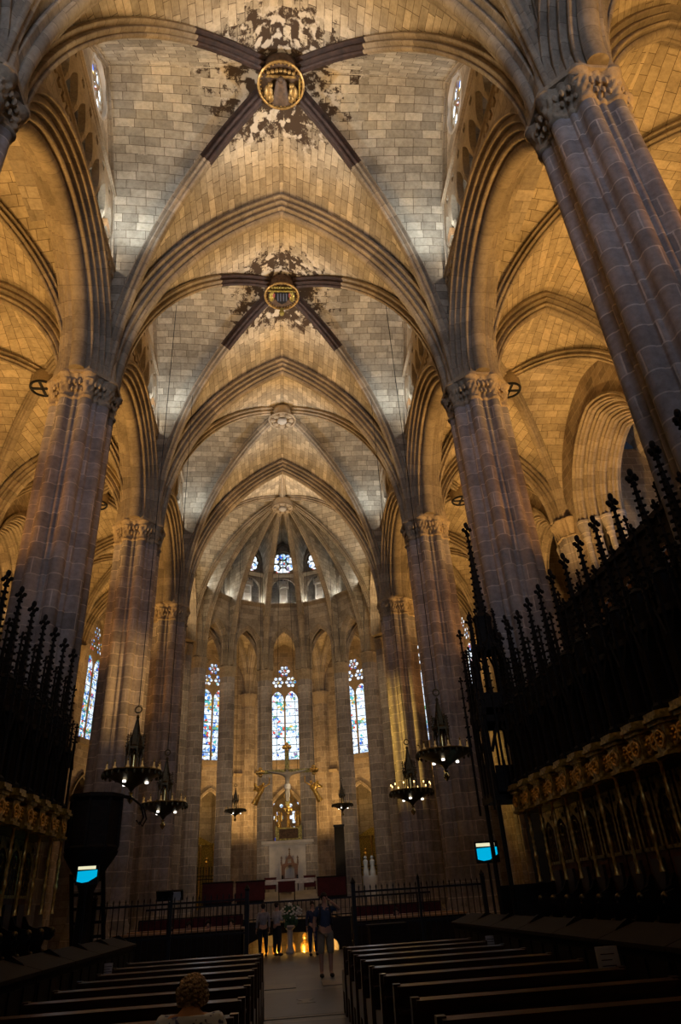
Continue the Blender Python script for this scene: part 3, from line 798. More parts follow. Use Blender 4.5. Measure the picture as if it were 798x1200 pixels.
# outer aisle walls with side chapels
def chapel_side(s):
    root=empty('wall_aisle_'+side[s],(0,0,0),0,side[s]+' aisle wall opening into deep arched side chapels','wall',None,'structure')
    for i,(y0,y1) in enumerate(zip(YS[:-1],YS[1:])):
        yc=(y0+y1)/2; L_=y1-y0; hw=L_/2-1.25; zsp=15.2; za=zsp+3.9 if L_>7 else zsp+2.2
        hole=[(yc+hw,0)]+pointed(hw,zsp,za,14,yc)+[(yc-hw,0)]
        fn=lambda a,b,d:(s*(AX+d),a,b)
        m=MB(); m.poly([(y0,0)]+hole[::-1]+[(y1,0),(y1,21.2),(y0,21.2)],[],fn,.5); m.build('aisle_wall',M['wallp'],root,smooth=False)
        # receding orders of the chapel arch
        for j in range(4):
            m=MB(); sh=.28*j
            for t in (-1,1):
                P=V((s*(AX+.15+.42*j),yc-t*(hw-sh+.1),zsp)); Q=V((s*(AX+.15+.42*j),yc,za-sh+.1)); sweep(m,resample(arc_half(P,Q,0,30),26),lobed(.55,.30,2),flip=t)
            m.build('chapel_arch_order',M['rib'],root)
            for t in (-1,1):
                m=MB(); m.lathe([(.2,0),(.2,.8),(.13,.9),(.13,14.4),(.2,14.5),(.16,14.6),(.26,15.0),(.30,15.2),(.30,15.3)],(s*(AX+.12+.42*j),yc-t*(hw-sh),0),12); m.build('chapel_shaft',M['pier'],root)
        # chapel box
        m=MB()
        for yy,t in ((y0,1),(y1,-1)):
            a,b=sorted((yy+t*.9,yy+t*.1)); x0,x1=sorted((s*(AX+1.8),s*CX)); m.box(x0,x1,a,b,0,19.5)
        x0,x1=sorted((s*CX,s*(CX+.4))); m.box(x0,x1,y0,y1,0,21)
        m.build('chapel_wall',M['wallp'],root,smooth=False)
        c=MB()
        c4=[(s*(AX+1.6),y0+.9),(s*(AX+1.6),y1-.9),(s*CX,y1-.9),(s*CX,y0+.9)]; bo=V((s*(AX+CX+1.6)/2,yc,20.4))
        cr=[by_height(arc_half(V((p[0],p[1],zsp)),bo,0,30),HF) for p in c4]
        for q in range(4):
            p,r=c4[q],c4[(q+1)%4]; ap=V(((p[0]+r[0])/2,(p[1]+r[1])/2,20.2))
            web(c,cr[q],by_height(arc_half(V((p[0],p[1],zsp)),ap,0,30),HF),4); web(c,cr[(q+1)%4],by_height(arc_half(V((r[0],r[1],zsp)),ap,0,30),HF),4)
        co=c.build('chapel_vault',M['wall'],root)
        # blind tracery on the back wall
        t_=MB()
        for j in range(5):
            yy=y0+1.4+(L_-2.8)*j/4; t_.tube([(s*(CX-.05),yy,9),(s*(CX-.05),yy,16)],.09,6)
            if j<4:
                w2=(L_-2.8)/8
                for tt in (-1,1): t_.tube(arc_half(V((s*(CX-.05),yy+w2-tt*w2,16)),V((s*(CX-.05),yy+w2+tt*w2*.6,18.9)),0,10),.08,6)
        t_.box(*sorted((s*(CX-.12),s*CX)),y0+1,y1-1,15.9,16.05); t_.build('blind_tracery',M['wall'],root)
    for i,y in enumerate(TY+[YA]):
        m=MB(); loft(m,OUT_R,[(0,1.3,1),(1,1.3,1),(1.1,1,0)]+[(1.1+13.9*q/5,1,0) for q in range(1,6)],(s*(AX+.1),y)); 
        m.build('wall_shaft',M['pier'],root,ang=50)
        m=MB(); loft(m,OUT_R,[(15,1.0),(15.05,1.1),(15.12,1.0),(15.6,1.15,.1,.05),(15.7,1.28,.2),(15.9,1.3,.2),(15.951,.2,.2)],(s*(AX+.1),y),jit=1); m.build('wall_capital',M['carv'],root,ang=50)
    return root
for s in (-1,1): chapel_side(s)

# ---- ambulatory
def lancet(name,fn,hw,z0,zs,za,label,glass,am):
    wn[0]+=1
    root=empty('window_%d'%wn[0],(0,0,0),0,label,'window',None,'structure')
    out_=[(hw,z0)]+pointed(hw,zs,za,10)+[(-hw,z0)]
    holes=[]; g=.05; lw=hw/2-g*1.3
    for c in (-hw/2,hw/2):
        zt=zs-.35
        holes.append([(c+lw,z0+.1)]+pointed(lw,zt-.75,zt,6,c)+[(c-lw,z0+.1)])
    # two rosettes and a head rosette of small rounds
    for (cx,cz,R) in ((-hw*.46,zs+.38,hw*.42),(hw*.46,zs+.38,hw*.42),(0,zs+1.28,hw*.42)):
        holes.append(circle(cx,cz,R*.27,8))
        for q in range(6):
            t=2*pi*q/6; holes.append(circle(cx+R*.68*cos(t),cz+R*.68*sin(t),R*.29,8))
    m=MB(); m.poly(out_,holes,fn,.12); m.build('tracery',M['carv'],root,smooth=False)
    gl=MB(); o2=[(p[0]*.99,p[1]) for p in out_]
    tris=tessellate_polygon([[V((p[0],p[1],0)) for p in o2]])
    gl.add([fn(p[0],p[1],.07) for p in o2],[list(t) for t in tris],[[o2[i] for i in t] for t in tris]); gl.build('stained_glass',M[glass],root)
GL=['glass_m','glass_m','glass_b','glass_e','glass_e','glass_e','glass_e']
WLB=['narrow coloured lancet window half hidden by the left pinnacles','lancet window hidden behind the left apse pillars','blue stained lancet window left of centre in the apse','bright central lancet window above the hanging crucifix','bright lancet window right of centre in the apse','sliver of a lancet window beside the yellow lit pillar','bright lancet window behind the throne spire']
def amb_bay(k):
    a0,a1=ang(k),ang(k+1); am=(a0+a1)/2; ap=RO*cos(K/2); hl=RO*sin(K/2)
    cx,cy=pa(ap,am); ca,sa=cos(am),sin(am)
    fn=lambda u,v,d:(cx+u*ca+d*sa,cy-u*sa+d*ca,v)
    root=empty('wall_ambulatory',(0,0,0),0,'%s ambulatory wall with low chapel arch under a tall window'%AW[k],'wall',None,'structure')
    ch=[(1.55,0)]+pointed(1.55,6.6,9.1,10)+[(-1.55,0)]
    hw=1.12; wh=[(hw,10.9)]+pointed(hw,16.6,18.85,10)+[(-hw,10.9)]
    m=MB(); m.poly([(-hl,0)]+ch[::-1]+[(hl,0),(hl,21),(-hl,21)],[wh],fn,.5); m.build('outer_wall',M['wallp'],root,smooth=False)
    m=MB()
    for t in (-1,1): sweep(m,resample(arc_half(V(fn(-t*1.5,6.6,0)),V(fn(0,9.05,0)),0,24),20),lobed(.35,.18,2),flip=t)
    m.build('chapel_arch',M['rib'],root)
    m=MB(); m.poly([(-hw-.2,10.55),(hw+.2,10.55),(hw+.2,10.9),(-hw-.2,10.9)],[],lambda u,v,d:fn(u,v,d-.25),.6); 
    m.grid([[fn(u,9.95+q,-p) for p,q in ((0,-.1),(.15,0),(.2,.1),(0,.18))] for u in (-hl,-1.7)]);m.grid([[fn(u,9.95+q,-p) for p,q in ((0,-.1),(.15,0),(.2,.1),(0,.18))] for u in (1.7,hl)])
    m.build('window_sill',M['carv'],root)
    # vault of the bay
    i0=pa(RA,a0); i1=pa(RA,a1); o0=pa(RO,a0); o1=pa(RO,a1); mx,my=pa((ap+RA*cos(K/2))/2,am); bo=V((mx,my,20.3)); w=MB()
    cs=[i0,i1,o1,o0]; cur=[half_set(c,(mx,my),.25,bo) for c in cs]
    for i in range(4):
        a,b=cs[i],cs[(i+1)%4]; p=((a[0]+b[0])/2,(a[1]+b[1])/2); za=19.3 if i==0 else 20.1; st=1.4 if i==0 else 0
        web(w,cur[i],half_set(a,p,.25,V((*p,za)),st),5,.05); web(w,cur[(i+1)%4],half_set(b,p,.25,V((*p,za)),st),5,.05)
    w.build('ambulatory_vault',M['web2'],root)
    for c in cs:
        m=MB(); sweep(m,resample(arc_half(offset_from(c,(mx,my),.25,ZS),bo,0,30),24),P_AD,mitre=False); m.build('vault_rib',M['rib'],root)
    if k<6:
        m=MB()
        for c,t in ((i1,1),(o1,-1)):
            q=((i1[0]+o1[0])/2,(i1[1]+o1[1])/2); sweep(m,resample(arc_half(offset_from(c,q,.25,ZS),V((*q,20.05)),0,30),24),lobed(.6,.35,2),flip=t)
        m.build('vault_arch',M['rib'],root)
    m=MB(); loft(m,OUT_A,[(0,1.3,1),(1,1.3,1),(1.1,1)]+[(1.1+14*q/4,1) for q in range(1,5)],o0); m.build('wall_shaft',M['wallp'],root,ang=50)
    m=MB(); loft(m,OUT_A,[(15.0,1.0),(15.2,1.12),(15.5,1.2,.1),(15.8,1.38,.2),(15.951,1.38,.2),(15.952,.2,.2)],o0); m.build('wall_capital',M['carv'],root,ang=50)
    lancet('w',lambda u,v,d:fn(u,v,d+.2),hw,10.9,16.6,18.85,WLB[k],GL[k],am)
    # radial chapel behind the low arch
    m=MB()
    for u in (-2.2,2.0):
        P=[fn(u,0,.5),fn(u+.2,0,.5),fn(u+.2,0,5),fn(u,0,5)]
        m.add([(p[0],p[1],z) for z in (0,10) for p in P],[[0,1,5,4],[1,2,6,5],[2,3,7,6],[3,0,4,7]])
    m.poly([(-2.2,0),(2.2,0),(2.2,10),(-2.2,10)],[],lambda u,v,d:fn(u,v,5+d),.2)
    m.poly([(-2.2,.4),(2.2,.4),(2.2,5.2),(-2.2,5.2)],[],lambda u,v,d:fn(u,10+d,v),.2)
    m.build('chapel_wall',M['wall'],root,smooth=False)
    return fn,am
AMB=[amb_bay(k) for k in range(7)]
m=MB()
x,y=pa(RO,ang(7)); loft(m,OUT_A,[(0,1.3,1),(1,1.3,1),(1.1,1),(15,1)],(x,y)); struct(m.build('wall_shaft',M['wallp'],None,ang=50),'last wall shaft of the ambulatory on the right','wall shaft')
# west closing wall far behind the viewer
m=MB(); m.box(-19,19,-11.4,-11,0,27); struct(m.build('wall_west',M['wall'],smooth=False),'plain west wall behind the viewer','wall')
# nave and aisle vault extension to the west wall
bay(-10.5,TY[0],'westernmost vault bay behind the viewer',False)
for s in (-1,1):
    m=MB(); m.box(*sorted((s*AX,s*(AX+.4))),-11,TY[0],0,21); m.box(*sorted((s*(W-.3),s*(W+.3))),-11,TY[0],16,26.3); m.box(*sorted((s*W,s*AX)),-11,TY[0],20.6,21)
    struct(m.build('wall_west_'+side[s],M['wall'],smooth=False),side[s]+' wall of the westernmost bay behind the viewer','wall')
# ------------------------------------------------------------------ choir furniture
def spire(mb,c,z0,z1,w,nc,fin=1.0):
    """crocketed pinnacle on an octagonal base"""
    x,y=c; R45=Matrix.Rotation(pi/4,3,'Z')
    mb.lathe([(w*.72,z0),(w*.72,z0+.06),(w*.6,z0+.1),(.018,z1-.18*fin),(.018,z1-.12*fin)],(x,y,0),4,R45)
    for i in range(nc):
        t=(i+.6)/(nc+.3); z=z0+.1+(z1-.2*fin-z0-.1)*t; r=w*.6*(1-t)*.72+.02; s=.036*(1-.4*t)*(w/.12)**.5
        for k in range(4):
            a=pi/2*k+pi/4 ; mb.ball((x+(r+s*.5)*cos(a),y+(r+s*.5)*sin(a),z),s,6,4,(1,1,.8))
    zt=z1-.16*fin
    for k in range(4):
        a=pi/2*k; mb.ball((x+.07*fin*cos(a),y+.07*fin*sin(a),zt),.045*fin,6,4)
    mb.ball((x,y,zt+.11*fin),.05*fin,6,5,(1,1,1.5)); mb.ball((x,y,zt-.09*fin),.05*fin,6,4,(1,1,.6))
SW=.69
def proto_stall():
    r=empty('choir_stall')
    m=MB(); m.box(.30,.62,-.30,.30,.86,.93); m.lathe([(.02,.72),(.10,.76),(.16,.86)],(.42,0,0),10); m.build('seat',M['dwood'],r)
    m=MB(); # carved side arm with scrolled front
    prof=[(.70,.45),(.70,1.62),(.60,1.60),(.52,1.46),(.40,1.40),(.20,1.42),(.06,1.38),(.02,1.27),(.10,1.19),(.20,1.21),(.24,1.10),(.20,.98),(.27,.9),(.24,.45)]
    m.poly(prof,[],lambda a,b,d:(a,-SW/2-.03+d,b),.06); arm=m.build('arm_rest',M['dwood'],r,smooth=False)
    m=MB(); m.ball((.07,-SW/2,1.34),.062,10,6,(1,.9,1)); m.ball((.20,-SW/2,1.02),.04,8,5); m.build('arm_knob',M['bronze'],arm)
    m=MB(); m.box(.64,.70,-.32,.32,.45,2.9); bp=m.build('back_panel',M['panelred'],r)
    m=MB(); # tracery over the painted panel
    hs=[[(.25,1.95),]+pointed(.25,2.40,2.68,6)+[(-.25,1.95)]]
    m.poly([(-.31,1.90),(.31,1.90),(.31,2.86),(-.31,2.86)],hs+[circle(.21,2.73,.055,8),circle(-.21,2.73,.055,8)],lambda a,b,d:(.61+d,a,b),.03)
    for k in (-1,0,1): m.tube([(.62,.125*k,1.95),(.62,.125*k,2.42)],.012,5)
    m.torus((.62,0,2.48),.10,.014,16,5,Matrix.Rotation(pi/2,3,'Y')); m.build('gilded_tracery',M['oldgold'],bp)
    m=MB(); m.poly([(-.17,1.80),(.17,1.80),(.17,1.58),(.10,1.44),(0,1.38),(-.10,1.44),(-.17,1.58)],[],lambda a,b,d:(.59+d,a,b),.05); m.build('painted_shield',M['slab_d'],bp)
    m=MB(); prf=[]
    for i in range(25):
        z=1.62+(2.92-1.62)*i/24; prf.append((.022+.010*(i%2)+(.02 if i in (0,8,16,24) else 0),z))
    m.lathe(prf,(.12,-SW/2,0),8); m.build('gilded_column',M['gold'],r)
    # cornice: canted front with rosettes and stepped mouldings
    m=MB(); h=SW/2
    def layer(z0,z1,o): 
        pl=[(.70,-h),(.16-o,-h),(.0-o,-h*.45),(.0-o,h*.45),(.16-o,h),(.70,h)]
        m.add([(x,y,z0) for x,y in pl]+[(x,y,z1) for x,y in pl],[[0,1,2,3,4,5],[6,7,8,9,10,11]]+[[i,(i+1)%6,6+(i+1)%6,6+i] for i in range(6)])
    layer(2.88,2.93,.03); layer(2.93,3.26,-.02); layer(3.26,3.31,.03); layer(3.31,3.35,.08); layer(3.35,3.42,.05)
    cn=m.build('gilded_cornice',M['oldgold'],r,smooth=False)
    m=MB(); RY=Matrix.Rotation(pi/2,3,'Y')
    for yy,xx in ((0,0.015),(-.25,.08),(.25,.08)):
        m.torus((xx,yy,3.10),.10,.022,16,6,RY)
        for k in range(4): m.ball((xx,yy+.05*cos(pi/2*k),3.10+.05*sin(pi/2*k)),.032,6,4)
    for k in range(7): m.ball((.06+.02*abs(k-3),-.30+.10*k,2.90),.028,6,4,(1,1,1.6))
    m.build('rosette_carving',M['gold'],cn)
    # pinnacled canopy of dark wood
    m=MB(); cx=.33
    m.lathe([(.30,3.42),(.30,3.50),(.25,3.55),(.25,4.45),(.30,4.5),(.22,4.62)],(cx,0,0),8)
    for k in range(6):
        a=2*pi*k/6+pi/6; px,py=cx+.30*cos(a),.30*sin(a); m.tube([(px,py,3.42),(px,py,4.7)],.028,5); spire(m,(px,py),4.6,5.15,.05,3,.45)
    for k in range(6):
        a=2*pi*k/6; px,py=cx+.29*cos(a),.29*sin(a)
        for t in (-1,1): m.tube([(px-.13*t*sin(a),py+.13*t*cos(a),4.2),(px,py,4.62)],.02,4)
    m.lathe([(.17,4.6),(.17,5.05),(.20,5.08),(.14,5.15)],(cx,0,0),8)
    cp_=m.build('canopy',M['dwood2'],r)
    m=MB(); m.tube([(.30,-SW/2,3.45),(.30,-SW/2,4.7)],.03,5); spire(m,(.30,-SW/2),4.5,6.05,.09,8,.6); m.build('side_pinnacle',M['dwood2'],r)
    m=MB(); spire(m,(cx,0),4.9,6.78,.15,13,.95); m.build('spire',M['dwood2'],cp_)
    return r
ST=proto_stall()
def bar(x0,x1): return sorted((x0,x1))
ORD=['first','second','third','fourth','fifth','sixth','seventh','eighth','ninth','tenth','eleventh','twelfth','thirteenth','fourteenth','fifteenth','sixteenth']
first=True
SX=4.58
for s in (1,-1):
    for i in range(15):
        y=14.75-SW*i+(.25 if s<0 else 0)
        if y<5.2: break
        o=ST if first else copy_tree(ST); first=False
        o.location=(s*SX,y,0); o.rotation_euler=(0,0,0 if s>0 else pi)
        tag(o,'%s gilded spired choir stall counted from the %s end of the %s row'%(ORD[i],'throne' if s>0 else 'pulpit',side[s]),'choir stall','choir stalls along the %s side'%side[s])
    m=MB(); m.box(*bar(s*3.95,s*5.30),5.0,15.2+(.2 if s<0 else 0),0,.45); m.build('platform',M['dwood2'])
    bpy.context.view_layer.update()
    o=COL.objects[-1]; tag(o,'dark wooden platform under the %s choir stalls'%side[s],'platform',None,'structure')
# low desks in front of the stalls
def proto_desk():
    r=empty('choir_desk'); h=.70
    m=MB(); m.box(0,.06,-h,h,0,1.02); m.box(-.02,0,-h,h,0,.14)
    for k in (-1,0,1):
        m.box(-.018,0,k*.45-.18,k*.45+.18,.22,.92)
    m.build('front_panel',M['dwood2'],r,smooth=False)
    m=MB(); m.add([(-.05,-h,1.0),(.38,-h,1.12),(.38,h,1.12),(-.05,h,1.0),(-.05,-h,1.04),(.38,-h,1.17),(.38,h,1.17),(-.05,h,1.04)],[[0,1,2,3],[4,5,6,7],[0,1,5,4],[1,2,6,5],[2,3,7,6],[3,0,4,7]]); m.build('sloping_top',M['dwood'],r,smooth=False)
    m=MB(); prof=[(.05,0),(.60,0),(.60,.5),(.52,.62),(.60,.85),(.56,1.02),(.45,1.16),(.30,1.20),(.16,1.12),(.05,1.0)]
    m.poly(prof,[],lambda a,b,d:(a,-h-.03+d,b),.07); m.build('scrolled_end',M['dwood'],r,smooth=False)
    m=MB(); m.box(.46,.75,-h,h,.42,.47); m.box(.72,.77,-h,h,.47,.9); m.build('bench_seat',M['dwood'],r)
    return r
DK=proto_desk(); first=True
for s in (1,-1):
    for i in range(7):
        y=14.4-1.42*i
        o=DK if first else copy_tree(DK); first=False
        o.location=(s*3.05,y,0); o.rotation_euler=(0,0,0 if s>0 else pi)
        tag(o,'%s dark low choir desk from the grille end, in front of the %s stalls'%(ORD[i],side[s]),'desk','low desks before the %s stalls'%side[s])
# notices on the desks
for (x,y,z,w,h,lab) in ((2.90,7.62,.83,.10,.34,'white paper notice on a dark desk front, nearest the viewer on the right'),(3.0,12.3,.79,.10,.25,'small white notice on the right desk near the box by the grille'),(-3.0,12.8,.77,.10,.24,'white notice on the left desk front')):
    m=MB(); m.box(x-h*.33,x+h*.33,y-.012,y,z-h/2,z+h/2); o=m.build('paper_notice',M['paper'],None,smooth=False); tag(o,lab,'notice','paper notices on the desks')
    m=MB()
    for k in range(5): m.box(x-.07,x+.07-.03*(k%2),y-.0135,y-.012,z+h*.3-k*h*.14,z+h*.3-k*h*.14+.008)
    m.build('printed_lines',M['iron'],o,smooth=False)
# dark screen behind the right stalls
r=empty('choir_screen',(6.9,0,0),0,'dark wooden screen with warm window slots behind the right stall spires','screen')
m=MB(); ys=[9.5+1.3*k for k in range(5)]
m.poly([(8.85,0),(15.6,0),(15.6,7.5),(8.85,7.5)],[[(y+.42,6.0),(y+.42,6.75)]+pointed(.42,6.75,7.0,5,y)[1:-1]+[(y-.42,6.75),(y-.42,6.0)] for y in ys],lambda a,b,d:(d,a,b),.12); m.build('panel',M['dwood2'],r,smooth=False)
m=MB(); m.box(-.08,.25,8.85,15.65,7.45,7.58); m.box(-.05,.15,8.85,15.65,5.7,5.8); m.build('cornice',M['dwood2'],r)
for y in ys:
    m=MB()
    for k in range(6): m.box(.45,.49,y-.62,y+.62,5.95+.25*k,6.13+.25*k)
    m.build('slatted_shutter',M['table'],r,smooth=False)
for k in range(6):
    m=MB(); spire(m,(0,8.95+1.3*k),7.5,8.1,.06,3,.6); m.build('finial',M['dwood2'],r)
# throne with spired canopy
r=empty('bishop_throne',(4.87,15.74,0),0,'dark carved throne with a very tall openwork spire beside the right stalls','throne')
m=MB(); m.box(-.55,.55,-.5,.5,0,.5); m.box(-.6,.6,-.55,.55,0,.2); m.build('base',M['dwood2'],r)
m=MB(); m.box(-.35,.3,-.35,.35,.5,.98); m.build('seat',M['dwood'],r)
m=MB(); m.box(.35,.45,-.5,.5,.5,3.2); m.box(-.5,.4,.42,.5,.5,1.6); m.box(-.5,.4,-.5,-.42,.5,1.6); m.build('back',M['dwood2'],r)
m=MB()
for (x,y) in ((-.5,-.48),(-.5,.48),(.42,-.48),(.42,.48)):
    m.tube([(x,y,.5),(x,y,5.2)],.05,6); spire(m,(x,y),5.1,7.4,.10,8,.9); 
    m.tube([(x*1.25,y*1.25,3.0),(x*1.25,y*1.25,4.6)],.03,5); spire(m,(x*1.25,y*1.25),4.5,6.2,.07,6,.6)
for z in (3.2,5.0):
    m.box(-.56,.5,-.54,.54,z,z+.16)
for (x,y) in ((-.55,0),(.0,-.55),(.0,.55),(-.55,-.25),(-.55,.25),(-.25,-.55),(-.25,.55)):
    m.tube([(x,y,3.3),(x,y,5.6)],.032,5); spire(m,(x,y),5.4,6.7,.08,6,.7)
    m.box(x-.03,x+.03,y-.03,y+.03,3.3,4.0)
for q in range(4):
    R_=Matrix.Rotation(q*pi/2,4,'Z'); m.box(-.54,-.50,-.45,.45,3.3,3.9,R_); m.box(-.54,-.50,-.45,.45,4.85,5.5,R_)
for a in range(4):
    for t in (-1,1):
        R_=Matrix.Rotation(a*pi/2,3,'Z'); p0=R_@V((-.52,t*.45,4.2)); p1=R_@V((-.52,0,5.5)); m.tube([p0,p1],.04,5)
        p0=R_@V((-.34,t*.3,6.1)); p1=R_@V((-.34,0,7.0)); m.tube([p0,p1],.03,5)
m.build('canopy_lower_stage',M['dwood2'],r)
m=MB()
for a in range(8):
    t=pi/4*a; m.tube([(.32*cos(t),.32*sin(t),5.1),(.32*cos(t),.32*sin(t),6.8)],.032,5); spire(m,(.32*cos(t),.32*sin(t)),6.7,7.7,.06,5,.5)
m.lathe([(.34,6.6),(.34,6.75),(.24,6.85),(.22,7.4),(.26,7.5),(.2,7.6)],(0,0,0),8)
st=m.build('canopy_upper_stage',M['dwood2'],r)
m=MB(); spire(m,(0,0),7.4,10.3,.24,14,1.3); m.build('spire',M['dwood2'],st)
# pulpit on the left
r=empty('pulpit',(-4.55,17.15,0),0,'dark polygonal pulpit with a curved iron handrail at the end of the left stalls','pulpit')
m=MB(); m.lathe([(.25,0),(.30,.2),(.18,.4),(.16,2.0),(.30,2.3),(.58,2.7),(.60,2.78)],(0,0,0),8); m.build('pedestal',M['dwood2'],r)
m=MB(); m.lathe([(.56,2.75),(.60,2.85),(.55,2.9),(.55,3.8),(.62,3.88),(.62,3.96),(.5,3.96),(.5,2.9),(.01,2.9)],(0,0,0),8)
for k in range(8):
    t=pi/4*k; m.tube([(.57*cos(t),.57*sin(t),2.85),(.57*cos(t),.57*sin(t),3.9)],.035,5)
m.build('parapet',M['dwood2'],r,smooth=False)
m=MB(); 
for off in (0,.12):
    m.tube([(.45,-.1+off*3,3.95),(.75,0+off*3,3.9),(1.0,.1+off*3,3.7),(1.08,.1+off*3,3.45),(1.0,.1+off*3,3.3),(.92,.1+off*3,3.4)],.022,6)
m.build('handrail',M['iron'],r)
m=MB()
for k in range(9): m.box(-.5,.2,.5+.14*k,.66+.14*k,2.5-.28*k,2.56-.28*k)
m.tube([(-.5,.5,2.4),(-.5,1.75,.0)],.05,6); m.tube([(.2,.5,2.4),(.2,1.75,.0)],.05,6); m.build('stair',M['dwood2'],r)
# display screens
M['scr_y']=emis('screen_pale_band',(1,.95,.62),.85); M['scr_c']=emis('screen_cyan',(.0,.50,.85),.85)
def screen(x,y,z,lab,sc=1):
    r=empty('display_screen',(x,y,0),0,lab,'screen','lit display screens')
    m=MB(); m.lathe([(.22,0),(.22,.03),(.03,.06),(.03,z-.1)],(0,.06,0),10); m.build('stand',M['iron'],r)
    m=MB(); m.box(-.31,.31,.0,.05,z-.26,z+.24); m.build('casing',M['iron'],r,smooth=False)
    m=MB(); m.box(-.27,.22,-.006,0,z+.12,z+.20); m.build('pale_band',M['scr_y'],r,smooth=False)
    m=MB(); m.poly([(-.27,z+.08),(.27,z+.10),(.27,z-.07),(.20,z-.11),(.12,z-.15),(.05,z-.19),(-.12,z-.21),(-.27,z-.17)],[],lambda a,b,d:(a,-.006+d,b),.006); m.build('cyan_area',M['scr_c'],r,smooth=False); r.scale=(sc,)*3
screen(-4.22,15.75,2.28/.72,'glowing cyan screen by the pulpit on the left',.72); screen(5.03,19.1,2.40,'glowing cyan screen by the spired throne on the right')
# iron grille across the choir
def grille(x0,x1,lab):
    r=empty('iron_grille',((x0+x1)/2,19.3,0),0,lab,'grille','iron grilles across the choir mouth'); w=(x1-x0)/2
    m=MB()
    for z in (.12,.95,1.66): m.box(-w,w,-.02,.02,z,z+.045)
    m.build('rails',M['iron'],r); r.children[-1].name='rail'
    n=int((x1-x0)/.145); me=None
    for k in range(1,n):
        x=-w+(x1-x0)*k/n
        if me is None:
            m=MB(); m.tube([(0,0,.05),(0,0,1.74)],.013,6); m.lathe([(.0,1.84),(.02,1.78),(.012,1.73)],(0,0,0),6); o=m.build('bar',M['iron'],r); me=o.data
        else:
            o=bpy.data.objects.new('bar',me); COL.objects.link(o); o.parent=r
        o.location=(x,0,0)
    for x in (-w,0,w):
        m=MB(); q=.05 if x else .03; m.box(x-q,x+q,-q,q,0,1.86); m.lathe([(q,1.86),(q*1.4,1.9),(.0,2.02)],(x,0,0),8); m.build('post',M['iron'],r)
grille(-4.85,-1.16,'black iron bar grille left of the central opening'); grille(1.5,4.85,'black iron bar grille right of the central opening')
# box lectern before the grille
r=empty('box_lectern',(2.15,18.4,0),0,'plain dark box lectern standing before the right grille','lectern')
m=MB(); m.box(-.42,.42,-.25,.25,0,.95); m.build('body',M['dwood'],r,smooth=False)
m=MB(); m.box(-.46,.46,-.29,.29,.95,.99); m.box(-.46,.46,-.29,.29,0,.08); m.build('top',M['dwood2'],r,smooth=False)
# pews
def proto_pew(L):
    r=empty('pew'); h=L/2
    m=MB(); m.box(-h,h,.06,.46,.43,.47); m.build('seat',M['pew'],r,smooth=False)
    m=MB(); T=Matrix.Rotation(.12,4,'X'); m.box(-h,h,0,.03,.50,.84,Matrix.Translation((0,-.0,0))@T); m.box(-h-.0,h,-.035,.055,.83,.895,T); m.build('backrest',M['pew'],r,smooth=False)
    for x in (-h,h):
        m=MB(); m.poly([(-.10,.90),(-.02,.90),(.02,.60),(.46,.56),(.48,.48),(.44,.40),(.46,0),(.36,0),(.33,.30),(.10,.30),(.06,0),(-.06,0)],[],lambda a,b,d:(x-.03+d,a,b),.06); m.build('end_panel',M['pew'],r,smooth=False)
    m=MB(); m.box(-h,h,-.42,-.28,.20,.235); 
    for x in (-h+.1,h-.1): m.box(x-.03,x+.03,-.42,-.05,.10,.20)
    m.build('kneeler',M['pew'],r,smooth=False)
    m=MB(); m.box(-h,h,-.20,-.06,.70,.725); m.build('book_shelf',M['pew'],r,smooth=False)
    return r
PW=proto_pew(2.0); first=True
for s,x,ys in ((1,1.70,[4.15+.93*i for i in range(10)]),(-1,-1.60,[4.05+.93*i for i in range(10)])):
    for i,y in enumerate(ys):
        o=PW if first else copy_tree(PW); first=False
        o.location=(x,y,0); tag(o,'%s wooden pew from the front on the %s of the aisle'%(ORD[len(ys)-1-i],side[s]),'pew','pews on the %s of the aisle'%side[s])
# long desks and benches beyond the grille
def longdesk(x0,x1,y,lab,cl=None):
    r=empty('long_desk',((x0+x1)/2,y,0),0,lab,'desk','long desks beyond the grille'); w=(x1-x0)/2
    m=MB(); m.box(-w,w,-.28,.28,.98,1.03); m.build('top',M['table'],r,smooth=False)
    m=MB(); m.box(-w+.03,w-.03,-.24,-.20,.1,.98); 
    for k in range(5): m.box(-w+.1+(2*w-.2)*k/5,-w+.02+(2*w-.2)*(k+1)/5,-.255,-.24,.2,.9)
    m.build('front_panel',M['dwood'],r,smooth=False)
    for x in (-w+.05,w-.05):
        m=MB(); m.box(x-.03,x+.03,-.24,.24,0,.98); m.build('leg',M['dwood'],r,smooth=False)
longdesk(-4.9,-1.35,22.2,'honey coloured long desk left beyond the iron grille'); longdesk(1.75,5.0,22.4,'honey coloured long desk right beyond the iron grille'); longdesk(-5.0,-1.6,24.6,'farther long desk on the left beyond the grille'); longdesk(2.0,5.2,24.8,'farther long desk on the right beyond the grille')
for i,(x0,x1,y,lab) in enumerate([(-4.9,-1.6,25.6,'crimson cloth screen behind the left long desks'),(2.0,5.0,25.9,'crimson cloth screen behind the right long desks')]):
    r=empty('cloth_screen',((x0+x1)/2,y,0),0,lab,'screen'); w=(x1-x0)/2
    m=MB(); rows=[[(-w+2*w*k/40,.03*sin(k*1.7),z) for k in range(41)] for z in (.15,1.28)]; m.grid(rows); m.build('cloth',M['cloth_r'],r)
    m=MB(); m.tube([(-w,0,1.3),(w,0,1.3)],.02,6)
    for x in (-w,0,w): m.tube([(x,0,0),(x,0,1.3)],.02,6)
    m.build('frame',M['iron'],r)
r=empty('music_stand',(-3.35,21.3,0),0,'black reading stand with a lit sheet over the left grille','lectern')
m=MB(); m.lathe([(.25,0),(.25,.02),(.02,.05),(.02,1.75)],(0,0,0),8); m.build('pole',M['iron'],r)
